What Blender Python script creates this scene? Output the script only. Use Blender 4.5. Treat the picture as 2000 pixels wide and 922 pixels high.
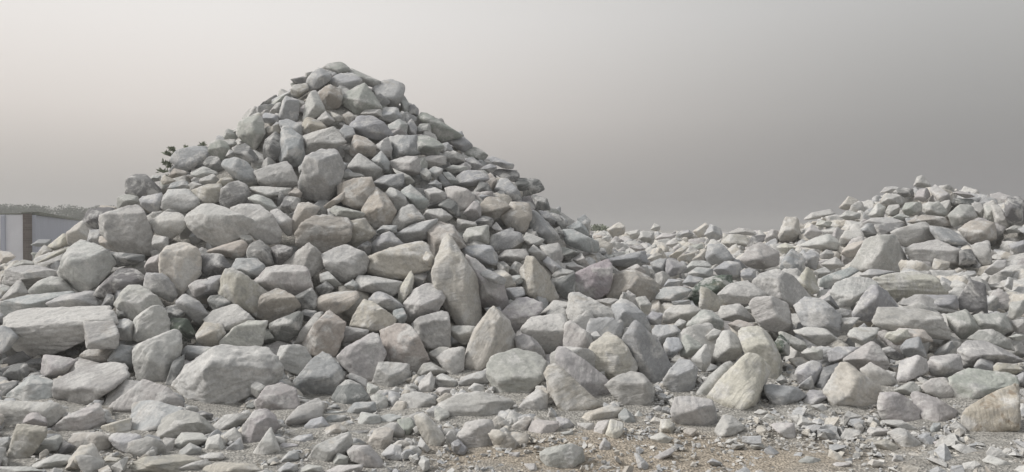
import bpy, bmesh, math, random
import numpy as np
from mathutils import Vector

# sky colours by height (sine of elevation), left and right of the view
SKY_L = ((0.0, (.41, .395, .38)), (0.06, (.48, .46, .44)), (0.14, (.77, .71, .67)), (0.26, (.92, .89, .86)), (0.6, (.86, .85, .84)), (1.0, (.60, .62, .64)))
SKY_R = ((0.0, (.275, .270, .274)), (0.06, (.288, .281, .284)), (0.14, (.335, .328, .323)), (0.26, (.53, .52, .505)), (0.6, (.60, .61, .62)), (1.0, (.60, .62, .64)))
SUN_POWER = 3.0
HAZE = 0.004

for o in list(bpy.data.objects):
    bpy.data.objects.remove(o)
scene = bpy.context.scene
COL = scene.collection
R = math.radians

# ------------------------------------------------------------------ camera
IW, IH, F, HORIZON = 2000.0, 922.0, 1480.0, 445.0
EYE = 1.6
PITCH = math.atan((IH / 2 - HORIZON) / F)
cam_data = bpy.data.cameras.new('camera')
cam = bpy.data.objects.new('camera', cam_data)
COL.objects.link(cam)
cam.location = (0, 0, EYE)
cam.rotation_euler = (math.pi / 2 - PITCH, 0, 0)
cam_data.sensor_width = 36
cam_data.lens = 36 * F / IW
cam_data.clip_start = 0.05
cam_data.clip_end = 5000
scene.camera = cam

# ------------------------------------------------------------------ sky, sun, exposure
SUN_ELEV, SUN_AZ = 40.0, -88.0        # a sun veiled by dust, high on the left
world = bpy.data.worlds.new('World')
scene.world = world
world.use_nodes = True
wn, wl = world.node_tree.nodes, world.node_tree.links
wn.clear()
out = wn.new('ShaderNodeOutputWorld')
bg = wn.new('ShaderNodeBackground')
wl.new(bg.outputs[0], out.inputs[0])
sky = wn.new('ShaderNodeTexSky')
sky.sky_type = 'NISHITA'
sky.sun_disc = False
sky.sun_elevation = R(SUN_ELEV)
sky.sun_rotation = R(SUN_AZ)
sky.dust_density = 6
sky.air_density = 1.5
bg.inputs[1].default_value = 0.1
tc = wn.new('ShaderNodeTexCoord')
sep = wn.new('ShaderNodeSeparateXYZ')
wl.new(tc.outputs['Generated'], sep.inputs[0])


def wmath(op, a, b=None, clamp=False):
    n = wn.new('ShaderNodeMath')
    n.operation = op
    n.use_clamp = clamp
    for i, v in enumerate((a, b)):
        if v is None:
            continue
        if isinstance(v, (int, float)):
            n.inputs[i].default_value = v
        else:
            wl.new(v, n.inputs[i])
    return n.outputs[0]


# dust veil: grey by the horizon, paler higher up, palest and warm towards the veiled sun
az = wmath('ADD', wmath('MULTIPLY', sep.outputs['X'], -0.75), wmath('MULTIPLY', sep.outputs['Y'], 0.30))
ramp_l = wn.new('ShaderNodeValToRGB')
ramp_r = wn.new('ShaderNodeValToRGB')
for rmp, stops in ((ramp_l, SKY_L), (ramp_r, SKY_R)):
    els = rmp.color_ramp.elements
    while len(els) < len(stops):
        els.new(0.5)
    for e, (p, c) in zip(els, stops):
        e.position = p
        e.color = (*c, 1)
    rmp.color_ramp.interpolation = 'B_SPLINE'
    wl.new(sep.outputs['Z'], rmp.inputs[0])
mr = wn.new('ShaderNodeMapRange')
mr.interpolation_type = 'SMOOTHSTEP'
wl.new(az, mr.inputs[0])
mr.inputs[1].default_value = -0.20
mr.inputs[2].default_value = 0.60
mixlr = wn.new('ShaderNodeMix')
mixlr.data_type = 'RGBA'
wl.new(mr.outputs[0], mixlr.inputs[0])
wl.new(ramp_r.outputs[0], mixlr.inputs[6])
wl.new(ramp_l.outputs[0], mixlr.inputs[7])
veil = wn.new('ShaderNodeVectorMath')
veil.operation = 'SCALE'
veil.inputs['Scale'].default_value = 10.0
wl.new(mixlr.outputs[2], veil.inputs[0])
mixs = wn.new('ShaderNodeMix')
mixs.data_type = 'RGBA'
mixs.inputs[0].default_value = 0.93
wl.new(sky.outputs[0], mixs.inputs[6])
wl.new(veil.outputs[0], mixs.inputs[7])
wl.new(mixs.outputs[2], bg.inputs[0])

sun_data = bpy.data.lights.new('sun', 'SUN')
sun_data.energy = SUN_POWER
sun_data.angle = R(15)
sun_data.color = (1.0, 0.97, 0.93)
sun = bpy.data.objects.new('sun', sun_data)
COL.objects.link(sun)
sd = Vector((math.sin(R(SUN_AZ + 0)) * math.cos(R(SUN_ELEV)), math.cos(R(SUN_AZ)) * math.cos(R(SUN_ELEV)), math.sin(R(SUN_ELEV))))
sun.rotation_euler = (-sd).to_track_quat('-Z', 'Y').to_euler()
sun.location = (-8, -6, 12)

scene.view_settings.view_transform = 'Standard'
scene.view_settings.look = 'None'
scene.view_settings.gamma = 1
scene.view_settings.use_curve_mapping = False
scene.view_settings.exposure = 0.0

# stone outlines: tone of the stone (shade for a few dark ones), outline and the corners where its faces meet
ROCKS = '''
@A 0 380 3.2925
A1|w|648 140 745 115 870 78 905 90 925 170 990 290 985 380 900 370 780 370 735 300 660 250|885 130 830 300
A2|k|575 100 640 88 725 85 730 120 650 140 660 220 580 235 520 210 545 140|
A3|c|425 250 530 170 570 235 590 300 510 310 445 330|500 230
A4|c|310 330 405 255 440 260 435 325 350 360|
A5|t|225 395 285 325 340 360 300 400 235 425|
A6|c|235 440 330 380 440 335 455 345 390 385 300 425|
A7|b|580 230 660 225 650 330 560 300|
A8|c|640 270 700 260 735 300 770 360 660 340 640 310|
A9|w|455 345 520 305 640 340 700 385 740 440 690 500 590 610 480 625 405 560 380 500 410 420|470 480 600 400
A10|w|25 570 45 490 130 465 230 460 360 490 350 520 270 545 190 580 90 590|130 550 180 500
A11|w|80 455 150 420 225 435 220 460 140 470|
A12|w|185 620 240 560 320 530 390 535 460 620 330 640 200 642|
A13|b|0 690 180 650 440 625 470 640 310 700 290 740 60 780 10 740|200 700
A14|w|295 700 400 650 600 620 605 690 635 720 520 725 330 730|470 670
A15|w|30 850 65 780 200 745 500 745 680 725 735 790 720 830 540 840 480 960 300 1030 190 1020 60 930|160 890 420 860 620 800
A16|k|610 640 640 590 760 490 830 475 935 530 900 590 800 600 730 640 650 665|
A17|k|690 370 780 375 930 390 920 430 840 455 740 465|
A18|w|955 185 1060 115 1160 120 1200 160 1195 210 1105 280 1000 245|1060 215
A19|w|985 260 1080 280 1080 340 1020 362 980 330|
A20|c|1035 400 1075 350 1190 315 1280 365 1290 510 1190 600 1150 650 1100 540 1035 510|1150 430 1140 550
A45|w|930 460 960 410 1030 385 1040 490 950 510|
A21|b|935 600 945 510 1060 515 1110 570 1140 650 1100 690 970 625|985 520 980 615
A22|w|740 705 825 590 900 590 990 640 1045 720 940 740 860 810 815 750|900 690
A23|k|655 715 690 640 730 650 735 720 710 750|
A24|w|855 850 880 790 990 715 1045 720 1090 830 1085 880 960 930 860 940|985 800 900 880
A25|b|1130 690 1190 640 1280 690 1340 770 1280 830 1190 770|1180 700
A26|p|1215 590 1260 555 1330 545 1360 590 1320 640 1250 660|
A27|k|1070 750 1120 715 1190 760 1160 810 1080 790|
A28|w|545 820 620 830 730 820 760 900 750 985 560 985|570 960
A29|b|735 830 800 800 860 820 850 940 760 930|
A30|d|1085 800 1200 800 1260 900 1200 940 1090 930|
A31|b|0 850 60 855 120 920 60 990 0 1020|
A32|w|0 680 70 620 110 555 140 560 185 640 90 665|
A33|w|0 585 60 590 70 605 20 650 0 655|
A34|b|735 600 790 590 810 620 745 690|
A36|k|750 730 800 720 815 790 750 800|
A40|b|1100 320 1180 310 1160 335 1110 345|
A42|t|0 495 45 490 20 560 0 575|
A43|c|0 365 60 370 100 400 40 440 0 440|
A44|b|60 370 120 360 145 400 90 430|
A46|b|200 325 250 290 330 290 310 330 240 335|
A47|t|165 335 200 340 225 390 200 420 190 380|
@M 230 250 5.424
M1|b|545 340 640 240 780 205 930 205 975 265 930 330 750 455 700 450 600 380|860 320 760 420
M2|k|910 370 970 300 1060 310 1090 350 1080 420 1030 480 950 430|
M3|g|960 240 990 150 1080 125 1150 150 1190 225 1120 340 1050 320 980 270|1085 200
M4|g|1090 130 1240 120 1260 170 1200 220|
M5|b|1145 300 1180 230 1230 250 1230 320|
M7|t|540 500 600 430 720 460 730 490 640 500 560 540|
M8|w|780 470 910 410 1050 470 1050 500 900 530 790 510|
M9|w|870 590 880 540 1010 490 1080 560 1040 600|
M10|t|1040 600 1090 540 1180 515 1225 550 1190 600 1110 610|
M11|k|90 600 105 545 180 500 290 490 345 545 400 600 480 690 350 715 250 730 100 690|140 580 385 595
M12|w|345 540 370 500 455 505 450 555 380 570|
M13|c|460 560 490 500 560 530 610 560 540 590 470 600|
M14|b|540 640 570 585 680 560 740 570 760 620 680 660|
M15|w|750 600 800 570 890 600 860 640 780 650|
M16|w|470 830 480 740 540 660 740 655 860 750 840 830 700 890 520 885|560 740 720 850
M17|c|790 660 920 620 960 600 1100 600 1105 690 1080 770 960 805 850 770|940 640 1000 740
M18|k|1110 650 1180 590 1280 570 1356 600 1400 720 1330 800 1210 860 1110 840 1085 760|1290 750
M19|b|230 760 270 730 470 690 465 850 400 920 260 830|
M20|w|0 740 90 700 210 730 230 790 160 830 0 870|
@C 400 100 2.633
C1|g|605 85 635 65 700 55 740 85 735 110 690 125 640 110|
C2|b|525 150 560 105 600 90 650 120 640 150 590 190 530 205|600 130
C3|t|445 195 460 175 525 165 530 200 480 235 445 225|
C4|g|740 82 790 110 900 155 880 190 800 165 735 140|
C5|b|640 155 690 116 760 116 805 150 765 195 700 205 650 178|
C6|t|580 215 640 175 700 200 705 245 690 290 620 305 590 260|640 215
C7|g|700 240 770 190 820 168 850 200 870 240 910 295 850 310 780 320 720 280|790 250
C8|b|865 190 900 160 960 147 1020 175 1022 215 995 260 985 290 910 260 880 240|905 240 980 240
C9|b|1000 240 1020 222 1050 270 1050 330 1020 320|
C10|b|1050 280 1075 275 1100 300 1095 335 1050 330|
C11|w|505 350 520 260 545 215 575 210 610 290 620 310 560 345 510 370|565 280
C12|b|380 350 400 260 420 235 480 255 480 330 475 360 410 350|415 250
C13|w|335 310 370 265 390 265 380 320 340 325|
C14|b|290 350 310 315 375 330 378 365 310 370|
C15|g|160 430 180 365 270 320 290 330 310 420 260 505 220 480|240 370 270 430
C16|k|300 510 310 460 360 420 395 440 395 520 350 580 305 550|
C17|b|380 560 400 400 430 390 500 450 515 530 490 590 400 575|
C18|b|385 360 430 350 495 380 500 440 450 415 390 380|
C19|t|500 370 530 340 600 365 625 400 560 430 505 430|
C20|w|575 355 620 310 670 360 640 380 590 375|
C21|c|645 310 715 340 710 360 670 365|
C22|t|710 330 740 310 775 340 750 385 720 365|
C23|b|750 385 790 335 860 335 920 370 965 430 890 455 830 440 770 415|770 395
C24|w|805 325 825 300 905 300 910 335 850 335|
C25|b|890 340 920 290 990 290 1010 340 960 370|
C26|b|945 380 1000 350 1040 375 1035 430 980 435 950 410|
C27|b|1040 370 1065 350 1090 390 1085 440 1045 430|
C28|w|500 450 540 425 600 410 660 395 690 430 720 470 660 500 600 520 550 540 520 540 505 500|590 470 525 455
C29|b|690 420 720 380 760 395 780 450 720 480|
C30|t|745 520 770 430 830 450 880 490 870 540 800 545 760 550|
C31|w|870 490 940 445 965 500 950 550 900 520|
C32|b|945 440 1000 435 1090 440 1085 520 1040 550 960 560|
C33|w|950 570 1040 540 1090 545 1115 630 1060 640 970 610|
C34|g|1085 500 1095 440 1140 435 1185 455 1230 490 1190 540 1100 540|
C35|w|490 680 520 550 600 515 665 510 710 600 690 680 630 765 540 760 485 720|640 560 620 670 510 660
C36|w|260 620 340 590 420 570 450 610 480 690 350 698 285 665|430 640 290 625
C37|b|90 590 110 555 160 550 215 570 270 640 280 680 220 685 150 650|
C38|k|140 500 210 475 280 550 260 580 215 560 170 540|
C39|w|235 700 290 695 440 705 430 740 330 755 250 730|
C40|k|390 800 420 745 490 760 480 810 430 840 395 820|
C41|t|430 735 470 700 500 730 490 760|
C42|t|690 690 760 660 850 650 885 750 880 790 800 815 720 785 690 740|840 660 760 770
C43|w|705 650 720 620 800 630 820 645 740 668|
C44|w|735 600 790 525 860 570 910 610 870 655 800 640|
C45|b|860 560 910 515 950 570 945 620 900 600|
C46|b|870 675 920 640 1020 630 1020 680 980 715 880 700|
C47|w|930 730 955 700 1030 740 1035 790 990 820 950 780|
C48|b|1010 720 1060 690 1150 770 1145 800 1100 815 1060 790|1050 760
C49|t|810 820 870 700 930 740 980 820 950 890 870 905 820 850|
C50|w|640 815 680 795 815 830 810 855 690 862|
C52|t|610 800 720 720 720 760 640 810|
C53|w|960 600 1050 640 1080 670 1040 690 1000 640|
C54|b|1105 640 1120 600 1160 620 1165 660 1120 665|
C56|w|225 760 265 737 345 765 385 830 330 830|
C57|b|480 600 510 570 520 620 490 650|
C58|b|690 560 730 580 720 620 690 610|
C63|t|310 400 380 375 390 420 330 430|
@D 400 400 3.073
D1|w|-100 110 -95 60 0 0 60 0 120 60 310 110 320 140 190 190 110 245 50 240 40 190 -60 170|60 90 130 200
D2|p|165 30 230 5 330 10 400 60 455 160 450 220 380 235 300 200 270 165 320 130|350 100
D3|w|390 40 440 30 525 90 520 180 490 180 430 110|
D4|c|515 130 545 40 560 0 620 -10 690 20 640 90 590 110 540 185|600 20
D5|t|550 180 590 110 660 75 850 85 875 150 860 220 710 290 650 250 560 230|700 180 840 150
D6|t|865 100 960 85 1025 170 980 220 900 265 865 220|880 130
D7|t|20 275 120 240 230 210 255 270 220 315 120 315 30 290|
D8|k|250 290 270 240 330 215 390 260 410 350 370 380 320 330 260 320|
D9|k|400 260 450 240 525 260 520 310 450 365 410 330|
D10|w|470 360 570 270 625 232 700 300 715 380 620 430 580 375|615 300 590 390
D11|w|710 300 850 245 950 285 980 330 970 400 890 445 820 460 730 370|780 350 890 400
D12|c|965 350 1000 310 1120 260 1290 222 1330 240 1320 310 1355 375 1200 440 1080 435 990 405|1085 310 1000 390 1250 300
D13|c|1310 320 1330 280 1375 310 1370 370 1330 360|
D14|w|910 470 925 425 1040 435 1175 465 1170 520 1110 545 1000 515 920 510|1010 470
D15|c|1160 575 1170 500 1235 400 1255 440 1240 520 1185 600|
D16|b|1250 430 1300 395 1335 430 1310 490 1260 490|
D17|k|-45 400 -40 310 20 295 100 300 160 380 120 415 30 410 -20 430|90 370
D18|b|160 385 195 325 310 325 360 370 340 430 270 440 230 430|
D19|w|300 460 380 385 480 365 600 375 620 440 640 500 600 570 520 510 400 510 330 490|560 400 500 480
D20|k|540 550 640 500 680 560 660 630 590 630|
D21|c|85 510 130 400 165 385 240 420 370 530 330 600 320 670 250 620 100 550|185 430 190 530
D22|t|320 600 345 545 440 505 530 550 570 610 490 660 385 710 325 670|480 560
D23|k|390 750 400 710 570 640 585 690 560 770 500 820 430 810|
D24|b|-30 490 30 435 110 425 100 510 40 540 -20 540|
D25|k|20 570 40 545 100 545 160 590 130 610 70 640 30 610|
D26|w|0 690 60 640 180 600 290 690 240 720 160 750 110 760 40 730|130 735
D27|t|-50 780 0 710 100 720 120 770 90 850 0 850 -40 820|
D28|w|95 820 180 740 260 705 370 700 340 830 320 870 200 860 110 850|345 720
D29|k|665 500 730 460 775 500 740 540 690 545|
D30|w|690 420 740 400 790 450 820 480 760 490 700 470|
D31|c|660 600 700 545 800 525 910 520 925 560 870 610 800 660 720 640|740 580 840 560
D32|b|840 480 890 450 920 480 910 520 860 510|
D33|b|985 570 1040 520 1120 550 1190 610 1140 640 1080 600 1000 600|
D34|c|875 730 900 660 960 575 1010 590 1140 680 1130 730 1020 755|1000 620 1040 700
D35|b|1130 640 1190 620 1215 680 1180 730 1140 700|
D36|w|1200 590 1260 510 1330 480 1400 490 1440 560 1390 640 1300 680 1230 700|1300 600
D37|t|590 840 660 730 745 640 840 710 820 800 790 890 770 920 650 900|700 760 760 770
D38|w|535 840 580 750 660 660 720 640 640 740 590 840|
D39|k|570 650 600 630 670 640 650 690 600 700|
D40|w|815 810 840 730 980 755 970 780 880 810 820 840|
D44|w|1120 110 1180 20 1240 0 1320 85 1270 110 1150 160|
D45|b|1145 180 1240 120 1400 85 1330 200 1200 235|1300 150
D46|b|995 240 1060 180 1110 160 1190 235 1130 270 1000 300|
D47|b|1030 160 1070 125 1150 125 1150 165 1070 180|
D48|k|910 260 980 215 1000 250 990 300 940 290|
D50|w|210 190 260 170 290 210 250 250|
@E 400 640 3.27
E1|w|-180 390 -100 250 -20 200 60 140 110 125 380 145 440 190 480 270 470 330 390 345 300 380 200 530 110 570 60 560 -30 520 -110 470|130 186 75 288 330 230
E3|w|460 205 490 125 590 112 640 130 685 220 610 300 560 285 490 250|575 190
E4|b|580 340 690 210 750 168 800 190 880 290 820 420 760 470 650 450 590 390|660 270 750 380
E5|p|845 190 910 130 1070 40 1100 55 1150 170 1080 330 1030 330 940 290 890 240|930 160
E6|t|1130 30 1180 0 1240 -20 1310 -10 1350 40 1430 205 1350 280 1290 240 1160 215|1230 60 1320 200
E7|w|1075 350 1120 225 1220 225 1300 240 1300 300 1250 395 1150 380|1210 270
E8|k|810 450 850 380 910 335 1000 370 1055 460 900 520 850 480|
E9|p|320 490 400 380 490 362 570 390 595 500 500 580 430 560 330 520|
E10|w|525 590 600 510 720 450 765 500 740 570 650 620 590 655 530 620|600 570
E11|g|298 370 330 345 390 380 340 450 300 420|
E12|w|910 320 930 290 1035 330 1030 390 980 350|
E13|w|1035 410 1040 350 1110 380 1110 410 1060 440|
E14|b|900 550 960 480 1085 475 1090 530 1050 550 960 560|
E15|g|1060 440 1110 420 1160 450 1170 500 1130 545 1095 520|
E16|w|970 650 1000 540 1115 560 1120 620 1050 645|1045 570
E17|b|1120 570 1180 550 1265 570 1220 610 1130 625|
E18|c|1180 540 1230 470 1290 475 1305 530 1260 545|
E19|w|1350 410 1380 340 1440 285 1470 340 1450 410 1380 420|1440 350
E20|w|1260 430 1350 410 1470 440 1470 490 1340 540 1290 550|
E21|w|1350 300 1400 230 1450 225 1540 280 1500 310 1400 290|
E22|w|1470 320 1510 295 1600 340 1570 380 1490 380|
E23|w|1480 400 1500 380 1570 390 1570 430 1510 440|
E24|w|1435 160 1500 125 1560 130 1560 190 1510 230 1450 210|
E26|w|50 630 130 560 240 550 280 580 190 640 110 660|190 590
E27|p|245 640 320 540 390 528 440 560 470 640 400 700 340 790 260 810 240 730|330 650
E28|w|300 820 420 640 460 740 490 810 360 840|
E29|b|640 630 680 590 750 570 795 630 750 660 680 680|
E30|c|735 690 780 640 850 612 910 655 800 710 750 705|
E31|b|760 590 800 560 900 560 880 600 800 620|
E32|b|545 720 600 690 680 680 690 720 630 760 560 745|
E33|w|460 770 500 735 590 745 590 765 490 790|
E34|w|665 830 720 750 800 720 910 670 935 730 900 800 780 880 690 880|790 740
E35|w|915 790 960 755 1050 755 1130 850 1130 900 1040 890 940 850|1000 770
E36|c|1045 730 1080 660 1160 635 1200 660 1190 730 1120 800 1060 770|
E37|w|1000 715 1050 680 1080 690 1050 740|
E38|g|1230 590 1320 575 1335 640 1290 710 1250 690|
E39|c|1335 570 1400 550 1470 610 1530 700 1510 750 1460 790 1380 680|1420 630
E40|b|1420 530 1500 495 1560 550 1530 610 1450 590|
E42|k|920 660 1050 655 1030 690 950 700|
E43|b|1360 760 1380 700 1440 780 1420 800|
E44|b|1130 810 1190 745 1250 760 1260 840 1200 850|
E45|b|1575 740 1600 720 1635 745 1630 800 1590 790|
E46|w|1365 870 1390 820 1430 840 1440 900 1400 920|
E48|w|0 790 20 710 90 680 130 770 110 800|
E49|b|120 790 230 700 250 760 230 800|
E50|w|0 830 30 800 110 800 125 830 70 860 10 860|
E51|c|0 890 100 860 290 870 360 910 350 940 0 940|
E52|b|470 870 540 790 590 790 600 840 540 860|
E53|w|600 910 660 875 740 885 760 930 600 935|
E54|b|460 915 530 860 590 880 590 930 470 935|
E55|w|770 920 860 880 1010 875 990 920 900 940|
E56|w|820 850 850 800 920 830 910 870 830 880|
E57|k|265 500 300 475 330 500 310 530 270 525|
E58|b|790 510 830 485 865 515 840 530 800 530|
E59|b|765 545 800 530 885 535 870 555 790 558|
@B 0 620 3.052
B1|t|480 230 530 185 680 200 640 265 540 262|
B2|b|640 260 690 190 720 165 800 180 800 280 760 330 720 290|
B3|w|805 180 900 150 1040 80 1070 110 1075 200 1000 340 985 400 940 400 830 370 805 290|930 190 860 290
B4|k|1000 360 1030 270 1100 220 1090 320 1030 440 985 410|
B5|w|245 350 270 290 260 225 360 235 460 260 390 340 300 360|
B6|w|390 320 480 245 540 265 610 280 500 310 430 350|
B7|p|335 380 480 310 640 275 735 285 760 350 700 400 500 530 430 560 325 470 340 420|500 500 370 440
B8|b|30 490 60 450 190 350 330 390 330 450 280 500 150 510|160 400
B9|k|0 400 120 380 60 440 20 500 0 500|
B10|w|0 500 50 505 130 530 330 515 380 560 340 610 280 650 100 650 60 700 0 715|290 540
B11|p|135 640 160 580 210 565 270 600 280 655 200 660|
B12|p|610 540 640 460 740 375 860 385 740 460 660 530|
B13|w|650 555 700 500 860 380 1000 430 1085 520 1060 540 900 510 800 590 720 610|820 500 990 460
B14|b|780 640 800 520 880 500 1090 545 1000 620 950 715 850 720 790 680|
B15|w|945 690 980 600 1090 555 1180 580 1285 680 1160 690 1030 710 960 725|
B16|w|295 680 400 590 580 515 605 560 620 640 490 670 400 700|500 600
B17|c|600 650 700 620 780 600 775 680 690 690 620 680|
B18|t|60 800 105 645 275 660 270 710 180 790 150 870 50 880|120 670
B19|w|165 820 240 740 345 700 375 725 340 790 250 800|
B20|k|345 810 380 735 450 770 420 810|
B21|c|415 740 440 690 600 685 660 720 660 780 560 800 480 790|590 700
B22|b|650 720 690 690 830 700 850 780 780 830 680 770|
B23|w|170 890 340 815 430 830 440 850 370 890 250 900|
B24|c|0 820 45 840 40 890 0 890|
B25|b|0 720 55 715 60 770 20 810 0 800|
B26|w|930 800 980 720 1040 725 1030 790 990 810|
B27|w|1040 740 1090 690 1200 690 1240 730 1190 760 1060 790|
B28|w|1070 800 1130 750 1200 780 1190 830 1090 840|
B30|b|1190 830 1260 805 1340 830 1310 865 1220 860|
B31|c|610 860 640 830 720 840 720 870 650 875|
B32|w|385 922 420 880 475 840 465 920|
B33|w|1030 910 1130 870 1230 845 1260 880 1200 922 1060 930|
B34|t|780 890 860 835 1090 820 1190 855 1100 900 1050 930 800 930|
B35|w|0 890 180 890 260 920 0 935|
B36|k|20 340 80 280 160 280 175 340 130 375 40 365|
B38|b|1080 220 1110 170 1280 180 1200 230 1110 260|
B41|k|1160 580 1200 555 1270 580 1260 605 1180 610|
@F 800 200 3.073
F1|g|55 95 85 60 130 80 220 140 320 200 240 200 190 235 130 170|100 100
F2|b|220 235 280 190 320 205 378 255 340 305 290 280|
F3|g|330 310 370 265 420 280 470 320 430 355 370 325|
F4|b|470 345 500 325 590 360 625 370 620 400 560 395|
F5|k|500 420 530 400 640 410 660 440 640 480 560 455|
F6|k|640 455 770 465 810 525 760 545 670 570 640 510|690 530
F7|b|515 520 545 460 590 465 660 540 670 590 590 605 550 580|
F8|k|730 570 750 555 820 580 845 645 770 650 740 610|
F9|k|665 590 720 560 760 630 740 650 690 620|
F10|g|45 180 60 130 120 130 130 190 60 200|
F11|w|55 340 130 320 215 325 215 370 140 390 90 390|
F12|w|65 420 100 395 130 430 115 470 80 460|
F46|b|110 410 150 385 200 400 180 440 140 450|
F13|b|190 250 230 240 265 290 215 300|
F14|w|215 330 260 290 320 320 330 360 250 370|
F15|w|215 400 260 375 345 385 340 415 270 430|
F16|b|330 340 380 330 440 380 400 410 345 390|
F17|b|420 400 480 370 520 385 500 425 450 430|
F18|b|290 440 330 412 440 412 475 460 400 500 320 500 270 490|
F19|t|460 440 490 425 525 470 500 530 480 500|
F20|k|385 540 420 475 470 490 500 545 440 565|
F21|w|215 520 260 505 340 520 390 570 350 630 300 650 240 590|330 590
F22|p|325 665 390 590 425 620 430 680 380 715|
F23|k|175 620 235 580 280 600 315 690 270 680|
F24|w|90 530 150 510 215 545 210 580 130 605|
F26|b|190 420 240 420 300 480 250 490|
F47|b|110 490 160 465 195 490 190 520|
F27|t|430 610 470 570 540 575 600 630 540 680 500 710 430 670|
F28|t|580 680 610 605 710 610 735 680 700 770 660 780 600 760 550 690|620 720
F29|b|720 760 735 650 770 665 880 780 905 830 830 840 760 800|
F30|b|770 650 830 655 880 710 860 735 810 700|
F31|k|850 670 900 680 945 730 930 780 880 740|
F32|k|870 760 900 745 930 800 890 820|
F33|w|85 680 110 645 190 640 260 690 200 720 110 710|
F34|b|920 770 980 765 1130 840 1130 905 1040 890 950 855|960 790 1110 850
F35|b|950 750 1010 710 1060 750 1075 805 980 770|
F36|b|1005 700 1050 675 1085 710 1075 780 1050 745|
F37|w|285 760 290 700 390 720 400 740 320 770|
F38|w|325 800 345 760 470 740 475 850 440 865 340 855|
F39|w|495 750 520 720 570 780 530 785|
F40|b|470 860 500 800 590 765 670 790 680 830 600 880 500 890|
F41|w|680 820 700 780 810 825 780 860 720 860|740 850
F43|k|400 720 440 680 505 700 490 750 430 740|
F44|b|505 550 550 525 575 550 550 580|
F45|b|415 560 460 545 500 565 440 590|
@G 800 420 3.073
G1|t|90 60 130 40 200 50 260 70 330 185 280 200 190 230 160 260 120 190|
G2|c|145 340 190 250 200 170 240 130 255 210 290 230 330 270 400 380 405 560 425 630 390 665 300 655 230 560 150 450|255 240 220 420 340 480
G3|p|340 250 400 270 480 380 560 420 590 520 560 570 440 550 405 500 400 380|480 470
G4|b|310 200 400 180 480 185 525 240 520 300 420 280 340 250|
G5|b|420 350 480 330 580 385 560 420 480 400|
G6|c|670 340 710 255 745 255 820 350 890 490 850 515 740 490 690 460|750 370 745 470
G7|b|800 280 830 250 920 320 860 350|
G8|w|850 365 900 320 980 335 990 350 900 380|
G9|k|865 400 990 350 990 480 950 515 890 470|900 420
G10|p|990 440 1000 350 1110 300 1190 270 1210 310 1200 450 1130 500 1000 475|
G12|w|950 580 965 480 1020 475 1110 520 1225 580 1215 660 1150 730 1060 690 1000 640 960 620|1010 615 1190 605
G13|w|780 600 870 510 955 530 930 580 810 610|
G14|p|560 580 640 510 700 497 790 530 790 570 740 620 640 700 610 650|620 620 760 580
G15|w|670 690 740 620 910 600 935 640 920 780 860 835 800 810 760 750|870 690
G16|p|635 740 680 715 760 750 815 840 790 870 650 810|
G17|w|925 790 935 660 970 640 1080 720 1100 770 1010 840 950 810|1060 710
G18|b|1080 720 1120 695 1150 730 1100 790|
G19|c|325 880 360 760 400 680 480 580 500 555 590 650 635 760 620 810 510 850 475 880 420 930 335 955|520 650 500 780
G20|p|15 660 60 620 190 580 225 590 240 660 240 790 130 790 90 790|60 650
G21|w|245 690 260 665 400 670 390 720 330 780 260 730|
G23|w|530 260 570 215 690 205 710 250 640 290 560 280|
G24|w|710 220 745 180 820 240 800 280 750 250|
G25|w|780 190 890 170 910 200 915 270 890 300 830 260|
G26|k|525 290 560 275 600 310 590 355 530 330|
G33|k|600 320 635 280 680 300 670 360 610 355|
G27|w|980 270 1030 230 1080 300 1040 320|
G34|k|915 240 970 205 1020 225 980 260 930 270|
G35|w|915 290 980 285 1050 315 1000 335|
G28|b|580 370 660 360 680 400 640 420 590 400|
G36|b|580 440 680 430 690 480 600 520|
G31|b|450 560 540 550 550 580 480 600|
@H 850 640 3.27
H1|w|10 190 90 135 180 130 185 270 110 318 60 270|
H2|w|330 290 350 210 400 175 520 145 640 170 710 240 690 320 600 410 520 470 480 460 390 400|500 280 490 440 670 330
H3|w|145 360 190 310 335 270 350 350 290 355 200 380|
H4|b|210 390 250 355 310 370 315 415 250 420|
H5|w|0 320 50 295 140 340 130 380 70 375|
H6|w|40 490 130 440 260 415 460 460 485 490 370 590 220 610 170 625 90 570 80 520|310 480 215 580
H7|w|155 690 200 610 290 590 360 600 375 680 350 770 240 795 190 740|260 720 260 620
H8|b|105 740 150 715 205 770 190 815 120 800|
H9|w|515 540 590 440 660 395 720 430 715 510 670 565 590 545|
H10|t|705 290 740 245 780 240 820 280 1050 490 1050 500 940 600 880 610 780 490 730 400|800 330 960 540
H11|w|775 230 785 135 830 130 920 190 1080 310 1130 440 1080 500 970 430 870 330|830 230 1010 390
H13|c|970 200 1010 110 1105 35 1190 90 1290 240 1250 290 1130 350 1090 300|1160 220
H14|b|1200 90 1240 10 1285 -40 1310 -10 1420 90 1495 240 1440 330 1380 370 1300 260|1320 20
H15|w|1090 370 1180 310 1250 285 1320 300 1400 410 1380 520 1300 540 1210 500|1290 330 1180 390
H17|c|935 580 970 545 1110 495 1190 515 1170 580 1070 600 960 615|
H18|b|1170 560 1210 515 1250 550 1285 620 1230 635 1180 600|
H19|w|910 610 1010 610 1015 660 980 670 920 640|
H20|w|1015 650 1040 600 1110 595 1105 650 1060 695 1020 690|
H21|c|1090 680 1120 590 1200 610 1195 670 1150 735 1110 710|
H22|w|595 650 640 590 780 600 780 650 700 690 630 690|
H23|b|705 590 740 510 770 540 775 590 730 600|
H24|b|775 570 850 585 880 620 830 660 785 640|
H25|w|800 670 880 655 880 690 850 700|
H26|t|490 630 570 570 620 580 590 650 560 680|
H27|w|680 800 720 770 870 745 935 770 945 850 880 890 850 915 740 900 690 860|800 790 840 870
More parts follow.
